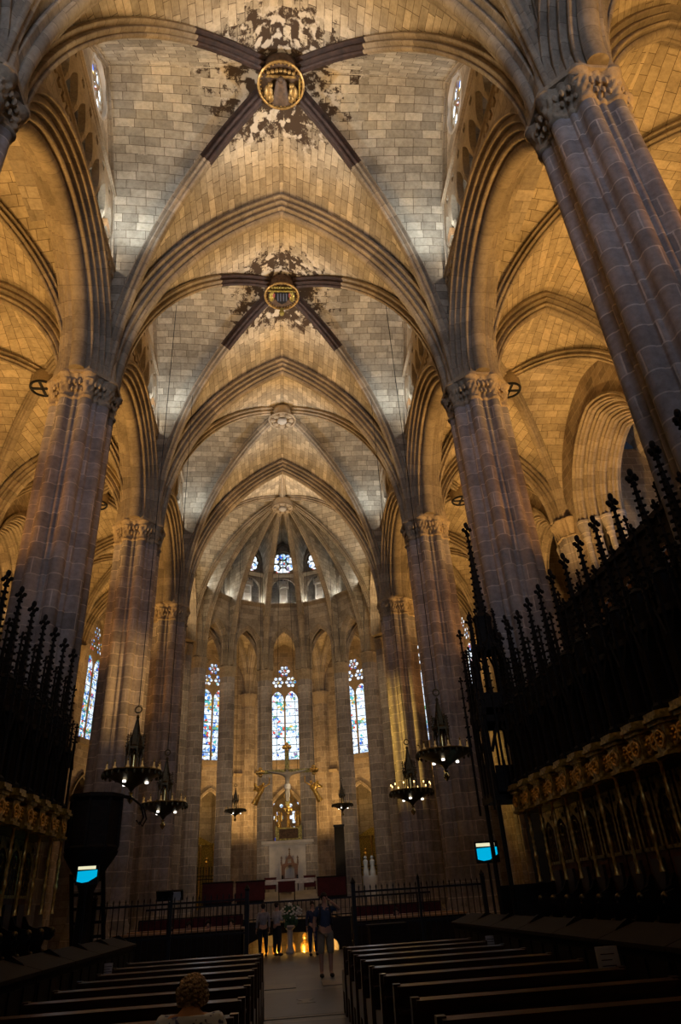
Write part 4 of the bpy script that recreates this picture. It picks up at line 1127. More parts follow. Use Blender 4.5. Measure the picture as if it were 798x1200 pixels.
m=MB(); m.box(-.36,.36,-.02,.02,-.15,.15,Matrix.Translation((0,0,1.9))@Matrix.Rotation(.7,4,'X')); m.build('desk_plate',M['iron'],r,smooth=False)
m=MB(); m.box(.05,.30,-.04,-.025,-.13,.12,Matrix.Translation((0,0,1.9))@Matrix.Rotation(.7,4,'X')); m.build('sheet',M['paper'],r,smooth=False)

# ---- presbytery
P0=28.3
m=MB(); out_=[(-5.4,0),(-1.7,0)]+[(-1.7*cos(pi*k/12),.12+.5*sin(pi*k/12)) for k in range(0,13)]+[(1.7,0),(5.4,0),(5.4,1.0),(-5.4,1.0)]
m.poly(out_,[],lambda a,b,d:(a,P0+d,b),.45); o_pf=m.build('presbytery_front',M['drape'],smooth=False); struct(o_pf,'black draped presbytery front with low crypt arch','wall'); m=MB()

m.box(-5.4,-1.7,P0+.5,47,.9,1.0); m.box(1.7,5.4,P0+.5,47,.9,1.0); m.box(-1.7,1.7,P0+.5,47,.9,1.0)
for k in range(4): m.box(-5.4+.4*k,5.4-.4*k,36.5+.4*k,47,1.0+.16*k,1.16+.16*k)
struct(m.build('presbytery_platform',M['wall'],smooth=False),'raised stone presbytery platform over the crypt arch','platform')
m=MB(); m.box(-1.9,-1.7,P0+.5,34,-2,1); m.box(1.7,1.9,P0+.5,34,-2,1); m.box(-1.9,1.9,33.8,34,-2,1)
for k in range(8): m.box(-1.7,1.7,P0+.3*k-.1,P0+.3*k+.2,-2,-.2*k-.02)
m.box(-1.7,1.7,30.5,34,-2,-1.62); struct(m.build('crypt_vestibule',M['wall'],smooth=False),'gold lit crypt entrance under the presbytery','crypt')
for i,x in enumerate((-1.05,-.55,0,.55,1.05)):
    r=empty('gilded_figure',(x,31.2,-1.62),0,['leftmost gilded statue','second gilded statue from the left','middle gilded statue','second gilded statue from the right','rightmost gilded statue'][i]+' glowing in the crypt opening','statue','gilded statues in the crypt')
    m=MB(); m.box(-.2,.2,-.2,.2,0,.75); m.build('plinth',M['oldgold'],r,smooth=False)
    m=MB(); m.lathe([(.17,.75),(.19,.9),(.13,1.3),(.19,1.62),(.17,1.75),(.06,1.85)],(0,0,0),12); m.ball((0,0,1.97),.11,10,7,(.9,1,1.2)); m.build('figure',M['gold'],r)
def railing(name,x0,x1,y,z,h,lab):
    r=empty(name,((x0+x1)/2,y,z),0,lab,'railing'); w=(x1-x0)/2
    m=MB(); m.box(-w,w,-.03,.03,h-.06,h); m.box(-w,w,-.02,.02,.06,.10); m.build('rail',M['iron'],r)
    me=None; n=int((x1-x0)/.16)
    for k in range(n+1):
        if me is None: m=MB(); m.tube([(0,0,0),(0,0,h)],.016,6); o=m.build('bar',M['iron'],r); me=o.data
        else: o=bpy.data.objects.new('bar',me); COL.objects.link(o); o.parent=r
        o.location=(-w+(x1-x0)*k/n,0,0)
railing('presbytery_railing',-5.2,5.2,P0+.15,1.0,.62,'black railing along the presbytery edge above the crypt arch')
r=empty('flower_arrangement',(-.05,P0-.25,0),0,'large white flower arrangement below the altar','flowers')
m=MB(); m.lathe([(.14,0),(.16,.05),(.10,.2),(.10,.7),(.2,.8),(.18,.85)],(0,0,0),10); m.build('stand',M['marble'],r)
rnd=random.Random(3); m=MB(); lf=MB()
for k in range(110):
    a=rnd.random()*2*pi; e=rnd.random()**.6; q=.42*e; z=1.18+.42*(rnd.random()-.45)*1.4*sqrt(max(.05,1-e*e))+.05
    m.ball((q*cos(a),q*.7*sin(a),z),.035+.02*rnd.random(),6,4,(1,1,.7))
    a=rnd.random()*2*pi; lf.ball((.36*cos(a)*rnd.random(),.25*sin(a)*rnd.random(),.85+.55*rnd.random()),.06,5,4,(1,.4,1.6))
o=m.build('blossoms',M['flower'],r); o['kind']='stuff'; o=lf.build('foliage',M['leaf'],r); o['kind']='stuff'
# altar
AP=1.64
r=empty('altar_table',(-.12,41.8,AP),0,'long pale altar table in the presbytery','altar')
m=MB(); m.box(-1.75,1.75,-.5,.5,.86,1.0); m.build('table_top',M['marble'],r,smooth=False)
m=MB(); m.poly([(-.42,0),(.42,0),(.30,.3),(.36,.86),(-.36,.86),(-.30,.3)],[],lambda a,b,d:(a,-.3+d,b),.6); m.build('pedestal',M['marble'],r,smooth=False)
m=MB(); m.box(-1.5,1.5,-.52,.52,1.0,1.012); m.box(-1.5,1.5,-.525,-.51,.78,1.012); m.build('altar_cloth',M['cloth_w'],r,smooth=False)
def chair(x,y,lab,h=1.1,w=.6,mt='cloth_r',z=AP):
    r=empty('upholstered_chair',(x,y,z),0,lab,'chair','crimson presbytery seats')
    m=MB(); m.box(-w/2,w/2,-.25,.25,.38,.50); m.build('seat',M[mt],r)
    m=MB(); m.box(-w/2,w/2,.22,.29,.5,h); m.box(-w/2-.02,w/2+.02,.21,.30,h,h+.05); m.build('backrest',M[mt],r)
    for sx in (-1,1):
        for sy in (-.22,.24):
            m=MB(); m.tube([(sx*(w/2-.04),sy,0),(sx*(w/2-.04),sy,.4)],.03,6); m.build('leg',M['dwood'],r)
chair(-.1,40.4,'small crimson chair in front of the altar table',.85,.9); 
AP2=2.12
m=MB(); m.box(-2.6,2.6,44.2,47,1.6,1.9); m.box(-1.6,1.6,44.6,47,1.9,2.12); struct(m.build('throne_steps',M['marble'],smooth=False),'stone steps under the bishop chair','steps')
r=empty('cathedra',(.12,45.9,2.12),0,'carved wooden bishop chair with a gothic gabled back behind the altar','chair')
m=MB(); m.box(-.45,.45,-.35,.35,0,.55); m.build('seat',M['dwood'],r)
m=MB(); m.poly([(-.5,0),(.5,0),(.5,1.45),(.3,1.5),(.22,1.75),(0,2.0),(-.22,1.75),(-.3,1.5),(-.5,1.45)],[[(.3,.7)]+pointed(.3,1.1,1.4,6)[1:-1]+[(-.3,.7)],foil(0,1.62,.14,4,pi/4)],lambda a,b,d:(a,.35+d,b),.1)
for x in (-.5,0,.5): spire(m,(x,.4),1.4 if x else 1.8,1.9 if x else 2.35,.07,4,.6)
m.build('gabled_back',M['throne'],r,smooth=False)
m=MB(); m.box(-.5,-.4,-.35,.35,0,.85); m.box(.4,.5,-.35,.35,0,.85); m.build('arm_rests',M['dwood'],r)
m=MB(); m.box(-.44,.44,-.37,-.355,.0,.62); m.build('pale_front',M['marble'],r,smooth=False)
chair(-1.05,45.6,'dark crimson chair left of the bishop chair',.95,.7,'cloth_r',1.9); chair(1.3,45.6,'dark crimson chair right of the bishop chair',.95,.7,'cloth_r',1.9)
for x,y,lab in ((-2.0,40.6,'crimson draped bench left of the altar'),(2.3,41.0,'crimson draped bench right of the altar'),(-3.6,39.5,'dark draped bench at far left of the presbytery')):
    r=empty('draped_bench',(x,y,AP),0,lab,'bench'); m=MB(); m.box(-.75,.75,-.3,.3,.1,.95); m.build('crimson_drape',M['cloth_r'],r); m=MB(); m.box(-.78,.78,-.33,.33,.95,1.02); m.box(-.7,.7,-.25,.25,0,.1); m.build('frame',M['dwood'],r,smooth=False)
# wall and ledge behind the throne
m=MB(); m.box(-1.35,1.35,46.75,46.95,1.5,4.75); 
for k in range(4): m.box(-1.35+.7*k-.06,-1.35+.7*k+.06,46.70,46.75,1.9,4.7)
o=struct(m.build('throne_wall',M['marble'],smooth=False),'pale panelled wall behind the bishop chair','wall')
m=MB(); m.box(-1.6,1.65,46.55,47.5,4.75,4.92); m.box(-1.5,1.55,46.65,47.4,4.66,4.75); m.build('ledge',M['marble'],o,smooth=False)
r=empty('gilded_shrine',(.10,47.0,4.92),0,'gilded shrine with winged figures and tall finial above the bishop chair','shrine')
m=MB(); m.box(-.82,.82,-.25,.25,0,.75); 
for x in (-.84,.72): m.box(x,x+.12,-.28,.28,0,.85)
m.build('casket',M['oldgold'],r,smooth=False)
m=MB(); m.box(-.60,.60,-.27,-.25,.12,.66); m.build('dark_panel',M['bossdark'],r,smooth=False)
m=MB(); m.lathe([(.16,.75),(.10,.9),(.09,2.3),(.14,2.36),(.10,2.45),(.04,2.9),(.09,2.95),(.01,3.2)],(0,0,0),10); m.build('tall_finial',M['gold'],r)
for sx in (-1,1):
    m=MB(); m.lathe([(.13,.75),(.16,.85),(.10,1.2),(.13,1.45),(.05,1.55)],(sx*.62,0,0),10); m.ball((sx*.62,0,1.64),.09,8,6); m.ball((sx*.80,.02,1.4),.2,8,6,(.4,.3,1.5)); m.ball((sx*.45,.02,1.4),.2,8,6,(.4,.3,1.5)); m.build('winged_figure',M['gold'],r)
for k in range(3):
    for sx in (-1,1): 
        if k==0: m=MB()
        m.tube([(sx*.1,0,2.2+.25*k),(sx*(.35-.08*k),0,2.35+.25*k),(sx*(.3-.08*k),0,2.5+.25*k)],.03,5)
m.build('scroll_ornament',M['gold'],r)
# hanging crucifix
r=empty('hanging_crucifix',(.02,40.0,0),0,'large hanging crucifix with trefoil arm ends over the altar','crucifix')
m=MB(); m.box(-.12,.12,-.05,.05,6.1,9.1); m.box(-1.35,1.35,-.05,.05,7.85,8.05); m.build('cross',M['oldgold'],r)
m=MB()
for (x,z) in ((-1.5,7.95),(1.5,7.95),(0,9.25),(0,5.95)):
    for k in range(4): m.ball((x+.16*cos(pi/2*k),-.02,z+.16*sin(pi/2*k)),.12,8,6,(1,.5,1))
    m.ball((x,-.05,z),.13,8,6,(1,.6,1))
m.build('trefoil_ends',M['gold'],r)
# figure grown as one skin
def skinned(name,pts,edges,rad,mat,parent=None,root=0,sub=1):
    me=bpy.data.meshes.new(name); me.from_pydata(pts,edges,[]); o=bpy.data.objects.new(name,me); COL.objects.link(o)
    md=o.modifiers.new('s','SKIN'); md.use_smooth_shade=True; md.branch_smoothing=.3
    for i,rr in enumerate(rad):
        sv=me.skin_vertices[0].data[i]; sv.radius=(rr,rr) if not isinstance(rr,tuple) else rr; sv.use_root=(i==root)
    sd=o.modifiers.new('d','SUBSURF'); sd.levels=sub; sd.render_levels=sub
    dg=bpy.context.evaluated_depsgraph_get(); dg.update(); nm=bpy.data.meshes.new_from_object(o.evaluated_get(dg)); nm.name=name
    o.modifiers.clear(); o.data=nm; nm.materials.clear(); nm.materials.append(mat)
    nm.polygons.foreach_set('use_smooth',[True]*len(nm.polygons))
    if parent: o.parent=parent
    return o
skinned('corpus',[(0,-.14,7.1),(0,-.15,7.45),(0,-.15,7.75),(0,-.17,7.92),(0,-.22,8.02),(-.35,-.12,7.82),(-.75,-.1,7.90),(-1.1,-.08,7.97),(.35,-.12,7.82),(.75,-.1,7.90),(1.1,-.08,7.97),(-.07,-.17,6.75),(-.04,-.14,6.35),(.07,-.17,6.75),(.04,-.14,6.35)],
 [(0,1),(1,2),(2,3),(3,4),(2,5),(5,6),(6,7),(2,8),(8,9),(9,10),(0,11),(11,12),(0,13),(13,14)],[.14,.13,.16,.07,.10,.08,.06,.05,.08,.06,.05,.09,.06,.09,.06],M['plaster'],r)
m=MB(); m.lathe([(.17,7.0),(.18,7.1),(.16,7.25)],(0,-.14,0),12); m.build('loincloth',M['cloth_w'],r)
m=MB(); m.tube([(-.6,0,8.02),(-.25,0,24.5)],.012,4); m.tube([(.6,0,8.02),(.25,0,24.5)],.012,4); m.build('cables',M['iron'],r)
# angels by the crucifix
for s,lab in ((-1,'gilded flying angel left of the hanging crucifix'),(1,'gilded flying angel right of the hanging crucifix')):
    r=empty('angel_figure',(s*1.62+.03,43.2,0),0,lab,'angel','angels flanking the crucifix')
    z=7.35
    m=MB(); m.lathe([(.20,-.75),(.16,-.4),(.13,-.1),(.17,.15),(.14,.28),(.05,.34)],(0,0,z),10,Matrix.Rotation(s*-.5,3,'Y')); m.ball((s*.18*-1,0,z+.44),.10,8,6); m.build('body',M['gold'],r)
    for t in (-1,1):
        m=MB(); m.ball((s*.18+t*.05,.12*t,z+.25),.30,10,6,(.35 if t<0 else 1.1,.25,1.0 if t<0 else .4),Matrix.Rotation(s*.4,3,'Y')); m.build('wing',M['gold'],r)
    m=MB(); m.tube([(-s*.1,0,z+.2),(-s*.35,-.05,z+.32),(-s*.55,-.05,z+.45)],.04,6); m.lathe([(.03,.45),(.03,.75),(.06,.78)],(-s*.55,-.05,z),8); m.build('arm_with_candle',M['gold'],r)
    m=MB(); m.tube([(s*.05,0,z+.3),(s*.0,0,22)],.012,4); m.build('cable',M['iron'],r)
# chandeliers
def proto_ch():
    r=empty('chandelier')
    m=MB(); # dish with scalloped rim
    m.lathe([(.01,-.42),(.05,-.36),(.10,-.30),(.20,-.24),(.45,-.12),(.68,-.02),(.72,.06),(.68,.07),(.45,-.06),(.01,-.12)],(0,0,0),32); m.torus((0,0,.04),.70,.035,40,6)
    for k in range(24):
        t=2*pi*k/24; m.ball((.72*cos(t),.72*sin(t),-.03),.055,6,4,(.7,.7,1.2))
    m.build('crown_dish',M['bronze'],r)
    m=MB(); m.lathe([(.01,-.68),(.06,-.62),(.09,-.56),(.05,-.50),(.03,-.46),(.07,-.42)],(0,0,0),12); m.build('drop_finial',M['brass'],r)
    m=MB()
    for k in range(6):
        t=2*pi*k/6; x,y=.20*cos(t),.20*sin(t); m.tube([(x,y,-.05),(x,y,.62)],.022,5); spire(m,(x,y),.55,1.0,.05,3,.4)
        t2=2*pi*(k+.5)/6
        for tt in (t,2*pi*(k+1)/6): m.tube([(.20*cos(tt),.20*sin(tt),.42),(.19*cos(t2),.19*sin(t2),.62)],.016,4)
    m.lathe([(.24,.6),(.24,.66),(.16,.72),(.03,1.38),(.05,1.42),(.02,1.48)],(0,0,0),6); la=m.build('gothic_lantern',M['bronze'],r)
    m=MB(); m.lathe([(.06,-.1),(.07,.15),(.045,.3),(.05,.42),(.03,.52)],(0,0,0),10); m.ball((0,0,.57),.05,8,6); m.build('statuette',M['brass'],la)
    m=MB(); m.torus((0,0,1.62),.085,.02,18,6,Matrix.Rotation(pi/2,3,'X')); m.build('suspension_ring',M['bronze'],r)
    for k in range(12):
        t=2*pi*k/12
        m=MB(); m.lathe([(.035,.04),(.045,.10),(.03,.12),(.020,.13),(.020,.22),(.0,.225)],(.66*cos(t),.66*sin(t),0),8); c=m.build('candle',M['candle'],r)
        m=MB(); m.ball((.66*cos(t),.66*sin(t),.255),.02,6,5,(1,1,1.7)); m.build('candle_flame',M['brass'],c)
    for k in range(3):
        t=2*pi*k/3-1.9; m=MB(); m.lathe([(.0,-.225),(.042,-.22),(.045,-.20),(.04,-.17)],(.36*cos(t),.36*sin(t),.0),10); m.build('down_lamp',M['bulb'],r)
    return r
CH=proto_ch(); first=True
for (x,y,z,sc,lab) in ((-4.0,18.15,4.55,1.0,'largest crown chandelier, hanging left before the amber pillar'),(-4.0,23.3,4.42,1.0,'second crown chandelier on the left, lower and further back'),(4.0,18.15,4.70,1.0,'dark crown chandelier hanging before the unlit right pillar'),(4.0,23.5,4.45,1.0,'brightly glowing crown chandelier on the right before the yellow pillar'),(-2.84,40.0,6.05,.8,'small chandelier left of the hanging crucifix'),(2.98,39.2,5.95,.8,'small chandelier right of the hanging crucifix')):
    o=CH if first else copy_tree(CH); first=False
    o.location=(x,y,z); o.scale=(sc,)*3; tag(o,lab,'chandelier','hanging crown chandeliers')
    m=MB(); top={True:21.2,False:23.8}[abs(x)>3.5]; m.tube([(0,0,1.70),(0,0,(top-z)/sc)],.012,5); m.build('cable',M['iron'],o)
    if y>23.4 and x>3.9 and y<24:
        for c in o.children:
            if c.name.startswith('candle'):
                for q in c.children: q.data=q.data.copy(); q.data.materials[0]=M['flame']
# chapel furniture seen between the apse pillars
def retable(fn,am,d,h,w,lab):
    x,y,_=fn(0,0,d); r=empty('gilded_altarpiece',(x,y,0),-am,lab,'altarpiece','gilded altarpieces in the apse chapels')
    m=MB(); m.box(-w/2,w/2,-.3,.3,0,1.1); m.build('altar_base',M['marble'],r,smooth=False)
    m=MB(); nb=3
    m.box(-w/2,w/2,0,.25,1.1,h-.5)
    m.poly([(-w/2,h-.5),(w/2,h-.5),(w/6,h),(-w/6,h)],[],lambda a,b,q:(a,q,b),.2); m.box(-w/2-.1,w/2+.1,-.1,.3,h-.55,h-.42); m.build('panel',M['oldgold'],r,smooth=False)
    for k in range(nb+1):
        m=MB(); m.lathe([(.10,1.1),(.10,1.3),(.06,1.35),(.06,h-.9),(.10,h-.8),(.10,h-.55)],(-w/2+w*k/nb,-.1,0),8); m.build('column',M['gold'],r)
    for i in range(nb):
        for z in (1.5,1.5+(h-2.4)/2+.2):
            cx=-w/2+w*(i+.5)/nb; m=MB(); m.lathe([(.14,0),(.15,.3),(.10,.6),(.16,.85),(.05,1.0)],(cx,-.08,z),10); m.ball((cx,-.08,z+1.1),.10,8,6); m.build('carved_saint',M['gold'],r)
for k,h,w,lab in ((2,6.1,3.2,'gilded altarpiece in the chapel left of the throne wall'),(4,6.1,3.2,'gilded altarpiece in the chapel right of the throne wall'),(3,5.9,2.6,'gilded altarpiece in the central chapel behind the shrine')):
    fn,am=AMB[k]; retable(fn,am,3.2,h,w,lab)
    wn[0]+=1; root=empty('window_%d'%wn[0],(0,0,0),0,['small blue chapel window left of the throne wall','small pair of cross headed chapel lights behind the shrine','small blue chapel window right of the throne wall'][k-2],'window',None,'structure')
    f2=lambda a,b,d,fn=fn:fn(a,b,4.85+d)
    if k==3:
        hs=[]
        for c in (-.62,.62): hs+=[[(c-.12,7.0),(c+.12,7.0),(c+.12,7.3),(c+.36,7.3),(c+.36,7.55),(c+.12,7.55),(c+.12,7.85),(c-.12,7.85),(c-.12,7.55),(c-.36,7.55),(c-.36,7.3),(c-.12,7.3)],circle(c,6.6,.14,8),circle(c*.6,8.3,.14,8)]
        m=MB(); m.poly([(-1.1,5.6),(1.1,5.6)]+pointed(1.1,7.9,8.9,6),hs,f2,.1); m.build('tracery',M['carv'],root,smooth=False)
        g=MB(); g.poly([(-1.0,6.3),(1.0,6.3),(1.0,8.5),(-1.0,8.5)],[],lambda a,b,d:f2(a,b,.07+d),0); g.build('stained_glass',M['glass_e'],root)
        g=MB()
        for c in (-.62,.62): g.poly([(c-.28,5.3),(c+.28,5.3),(c+.28,5.9),(c+.1,6.25),(c-.1,6.25),(c-.28,5.9)],[],lambda a,b,d:fn(a,b,4.0+d),0)
        g.build('blue_glass_panel',M['glass_s'],root)
    else:
        m=MB(); m.poly([(-.8,5.2),(.8,5.2)]+pointed(.8,7.9,8.9,6),[[(.1,5.4),(.7,5.4)]+pointed(.3,7.6,8.1,5,.4),[(-.7,5.4),(-.1,5.4)]+pointed(.3,7.6,8.1,5,-.4)],f2,.1); m.build('tracery',M['carv'],root,smooth=False)
        g=MB(); g.poly([(-.78,5.3),(.78,5.3),(.78,8.6),(-.78,8.6)],[],lambda a,b,d:f2(a,b,.07+d),0); g.build('stained_glass',M['glass_s'],root)
    if k!=3:
        x,y,_=fn(0,0,.2); r=empty('chapel_grille',(x,y,0),-am,'black iron chapel screen %s of the throne wall'%('left' if k<3 else 'right'),'grille','iron chapel screens')
        m=MB(); 
        for z in (.1,1.6,3.2,3.4): m.box(-1.5,1.5,-.02,.02,z,z+.05)
        m.build('rail',M['iron'],r); me=None
        for q in range(15):
            if me is None: m=MB(); m.tube([(0,0,0),(0,0,3.6)],.02,5); spire(m,(0,0),3.6,4.0,.05,2,.5); o=m.build('bar',M['iron'],r); me=o.data
            else: o=bpy.data.objects.new('bar',me); COL.objects.link(o); o.parent=r
            o.location=(-1.45+2.9*q/14,0,0)
# tall dark panel and candle rack right of the throne
r=empty('tall_dark_banner',(3.15,44.9,1.0),0,'tall black panel standing right of the throne wall','panel')
m=MB(); m.box(-.30,.30,-.05,.05,.1,4.4); m.build('panel',M['dwood2'],r,smooth=False); m=MB(); m.box(-.36,.36,-.3,.3,0,.12); m.box(-.34,.34,-.08,.08,4.38,4.5); m.build('frame',M['iron'],r,smooth=False)
r=empty('white_statue',(5.05,46.6,0),0,'bright white statue group between the right apse pillars','statue')
m=MB(); m.box(-.45,.45,-.3,.3,0,2.7); m.build('plinth',M['marble'],r,smooth=False)
m=MB()
for x in (-.22,.2): m.lathe([(.18,2.7),(.19,2.9),(.12,3.2),(.17,3.5),(.05,3.6)],(x,0,0),10); m.ball((x,0,3.7),.10,8,6)
m.build('figures',M['plaster'],r)
# ------------------------------------------------------------------ people
M['skin']=plain('skin',(.46,.27,.19),.6,var=.12,scale=8)
def cloth(name,col,var=.25,scale=9): return plain(name,col,.85,var=var,scale=scale)
M['navy']=cloth('blue_tee',(.035,.06,.12)); M['khaki']=cloth('khaki_cotton',(.30,.26,.19)); M['strap']=cloth('dark_strap',(.02,.02,.03)); M['white_s']=cloth('white_shirt',(.42,.41,.42)); M['black_t']=cloth('black_trousers',(.02,.02,.025))
M['grey_s']=cloth('grey_shirt',(.25,.24,.25)); M['red_s']=cloth('red_top',(.42,.03,.03)); M['blue_s']=cloth('dark_blue_top',(.025,.035,.08)); M['hair_d']=cloth('dark_hair',(.03,.02,.015)); M['hair_g']=plain('blond_grey_hair',(.46,.38,.29),.6,var=.5,scale=40,bump=.6); M['shoe']=cloth('dark_shoe',(.03,.025,.02))
# patterned blouse
m_,nt,out=mat_new('floral_blouse'); L=nt.links.new
tc=N(nt,'ShaderNodeTexCoord'); vo=N(nt,'ShaderNodeTexVoronoi',Scale=34.0); L(tc.outputs['Object'],vo.inputs['Vector']); nz=N(nt,'ShaderNodeTexNoise',Scale=16.0,Detail=2.0); L(tc.outputs['Object'],nz.inputs['Vector'])
ad=N(nt,'ShaderNodeMath',operation='MULTIPLY_ADD'); L(vo.outputs['Distance'],ad.inputs[0]); ad.inputs[1].default_value=.5; L(nz.outputs['Fac'],ad.inputs[2])
cc=ramp(nt,ad.outputs[0],[(.60,rgb(.08,.12,.45)),(.68,rgb(.55,.68,1.0))]); b_=N(nt,'ShaderNodeBsdfPrincipled',Roughness=.8); L(cc,b_.inputs['Base Color']); L(b_.outputs[0],out.inputs[0]); M['floral']=m_
def join_mesh(o,mb):
    bm=bmesh.new(); bm.from_mesh(o.data); t=bpy.data.meshes.new('t'); t.from_pydata(mb.v,[],mb.f); bm.from_mesh(t)
    for f in bm.faces: f.smooth=True
    bm.to_mesh(o.data); bm.free(); bpy.data.meshes.remove(t)
def hand(mb,w,d,side_,L=.17,curl=.35):
    """palm and five curled fingers from wrist w along d"""
    w=V(w); d=V(d).normalized(); s_=V((0,-1,0)) if abs(d.y)<.8 else V((0,0,1)); a=(s_-d*s_.dot(d)).normalized(); n=d.cross(a)*side_
    pc=w+d*.05; mb.ball(pc,.045,8,6,(.55,.9,1.05),Matrix((n,a,d)).transposed())
    for i,(o,l) in enumerate(((-.032,.060),(-.011,.075),(.011,.080),(.032,.070))):
        p=w+d*.085+a*o; mb.tube([p-d*.02,p+d*l*.45,p+d*l*.45+(d*cos(curl)+n*sin(curl))*l*.35,p+d*l*.45+(d*cos(curl*2)+n*sin(curl*2))*l*.6],[.0095,.0085,.008,.006],6)
    p=w+d*.035+a*.035; mb.tube([p,p+(d*.6+a*.7)*.035,p+(d*.9+a*.35)*.065],[.011,.010,.007],6)
def person(x,y,z,rz,lab,top,bottom,hair,pose='stand',sc=1.0,arms=None,short=False,long_hair=False,extra=None,bow=(0,0)):
    r=empty('person',(x,y,z),rz,lab,'person'); r.scale=(sc,)*3
    sit=pose=='sit'; dz=-.42 if sit else 0      # hips drop to the seat
    P=[(0,0,.95+dz),(0,0,1.09+dz),(0,-.01,1.28+dz),(0,.005,1.43+dz),(0,-.005+bow[0]*.5,1.50+dz+bow[1]*.5),(0,-.015+bow[0],1.575+dz+bow[1]),(0,-.01+bow[0],1.645+dz+bow[1]),(0,-.105+bow[0],1.575+dz+bow[1])]
    hy,hz=bow
    E=[(0,1),(1,2),(2,3),(3,4),(4,5),(5,6),(5,7)]
    Rr=[(.155,.11),(.135,.10),(.165,.11),(.075,.07),.052,(.075,.09),(.070,.085),.016]
    def addc(par,pts):
        for p,q in pts:
            P.append(p); Rr.append(q); E.append((par,len(P)-1)); par=len(P)-1
        return par
    arms=arms or {-1:[(-.23,.03,1.13),(-.25,-.04,.88)],1:[(.23,.03,1.13),(.25,-.04,.88)]}
    W={}
    for s in (-1,1):
        e,w=[V(q) for q in arms[s]]
        addc(2,[((s*.175,0,1.385+dz),.055),((e.x,e.y,e.z+dz),.043),((w.x,w.y,w.z+dz),.030)]); W[s]=(w+V((0,0,dz)),(w-e))
    for s in (-1,1):
        if sit: addc(0,[((s*.09,-.02,.90+dz),.095),((s*.11,-.44,.90+dz),.066),((s*.11,-.43,.50+dz),.05),((s*.11,-.42,.09+dz if .09+dz>0 else .08),.042),((s*.12,-.55,.045),.038)])
        else: addc(0,[((s*.095,0,.88),.098),((s*.11,-.01,.50),.066),((s*.11,.015,.28),.052),((s*.11,.02,.09),.042),((s*.13,-.13,.045),.038)])
    body=skinned('body',P,E,Rr,M['skin'],r,0,1)
    hm=MB()
    for s in (-1,1):
        hand(hm,W[s][0],W[s][1],s)
        hm.ball((s*.077,.005+hy,1.575+dz+hz),.022,6,5,(.4,.8,1.2))      # ears
    hm.ball((0,-.092+hy,1.535+dz+hz),.022,6,4,(1.3,.5,.45))
    join_mesh(body,hm)
    m=MB()
    for s in (-1,1): m.ball((s*.030,-.088+hy,1.598+dz+hz),.012,6,4)
    m.build('eyes',M['hair_d'],r)
    # clothes
    k=1.13
    sl=.62 if short!='long' else 1.0
    P2=[(0,0,.90+dz),(0,0,1.09+dz),(0,-.01,1.28+dz),(0,.0,1.405+dz)]; E2=[(0,1),(1,2),(2,3)]; R2_=[(.172,.13),(.155,.12),(.185,.13),(.10,.085)]
    for s in (-1,1):
        e,w=[V(q) for q in arms[s]]; S_=V((s*.175,0,1.385)); q=S_.lerp(e,.75)
        n=len(P2); P2+=[(s*.175,0,1.385+dz),(q.x,q.y,q.z+dz)]; R2_+=[.07,.062]; E2+=[(2,n),(n,n+1)]
        if short=='long':
            for pt,rr in ((e,.053),(e.lerp(w,.9),.040)): P2.append((pt.x,pt.y,pt.z+dz)); R2_.append(rr); E2.append((len(P2)-2,len(P2)-1))
    skinned('top',P2,E2,R2_,M[top],r,0,1)
    P3=[(0,0,.98+dz)]; R3=[(.165,.125)]; E3=[]
    for s in (-1,1):
        n=len(P3)
        if sit: L_=[((s*.09,-.02,.90+dz),.115),((s*.11,-.44,.90+dz),.082),((s*.11,-.43,.50+dz),.068),((s*.11,-.42,.13),.058)]
        else: L_=[((s*.098,0,.86),.118),((s*.115,-.01,.52),.092)]+([((s*.115,-.01,.45),.095)] if short is True else [((s*.115,.015,.28),.072),((s*.115,.02,.10),.062)])
        par=0
        for p,q in L_: P3.append(p); R3.append(q); E3.append((par,len(P3)-1)); par=len(P3)-1
    skinned('shorts' if short is True else 'trousers',P3,E3,R3,M[bottom],r,0,1)
    m=MB()
    for s in (-1,1):
        yy=-.46 if sit else 0
        m.ball((s*.12,-.06+yy,.045),.06,10,6,(.85,2.2,.75))
    m.build('shoes',M['shoe'],r)
    m=MB(); m.ball((0,.012+hy,1.625+dz+hz),.098,14,9,(.88,1.02,1.05))
    if long_hair: m.ball((0,.05+hy,1.52+dz+hz),.085,12,8,(1.0,.6,1.5))
    # open the face
    keep=[]
    hb=m.build('hair',M[hair],r)
    bm=bmesh.new(); bm.from_mesh(hb.data); bmesh.ops.delete(bm,geom=[f for f in bm.faces if f.calc_center_median().y<-.035+hy and f.calc_center_median().z<1.655+dz+hz],context='FACES'); bm.to_mesh(hb.data); bm.free()
    if extra: extra(r,dz)
    return r
def straps(r,dz):
    m=MB()
    for s in (-1,1): m.tube([(s*.11,.10,1.40),(s*.115,.02,1.465),(s*.12,-.10,1.40),(s*.13,-.145,1.25),(s*.16,-.09,1.08),(s*.17,.08,1.03)],.022,6)
    m.build('backpack_straps',M['strap'],r)
    m=MB(); m.ball((0,.20,1.24),.17,12,8,(1,.65,1.5)); m.build('backpack',M['strap'],r)
person(.72,18.75,0,.12,'person in blue top and khaki shorts with backpack straps, one arm raised to the face','navy','khaki','hair_d',arms={-1:[(-.25,.02,1.13),(-.27,-.06,.90)],1:[(.37,-.10,1.34),(.12,-.22,1.52)]},short=True,extra=straps)
person(-.50,27.25,0,2.3,'person in a white shirt and dark trousers near the crypt','white_s','black_t','hair_d',short='long',sc=.93,arms={-1:[(-.22,.0,1.13),(-.12,-.22,1.08)],1:[(.22,.0,1.13),(.12,-.22,1.08)]})
person(-.98,27.35,0,3.4,'person in a grey shirt standing left of the white shirted one','grey_s','black_t','hair_d',short='long',sc=.92)
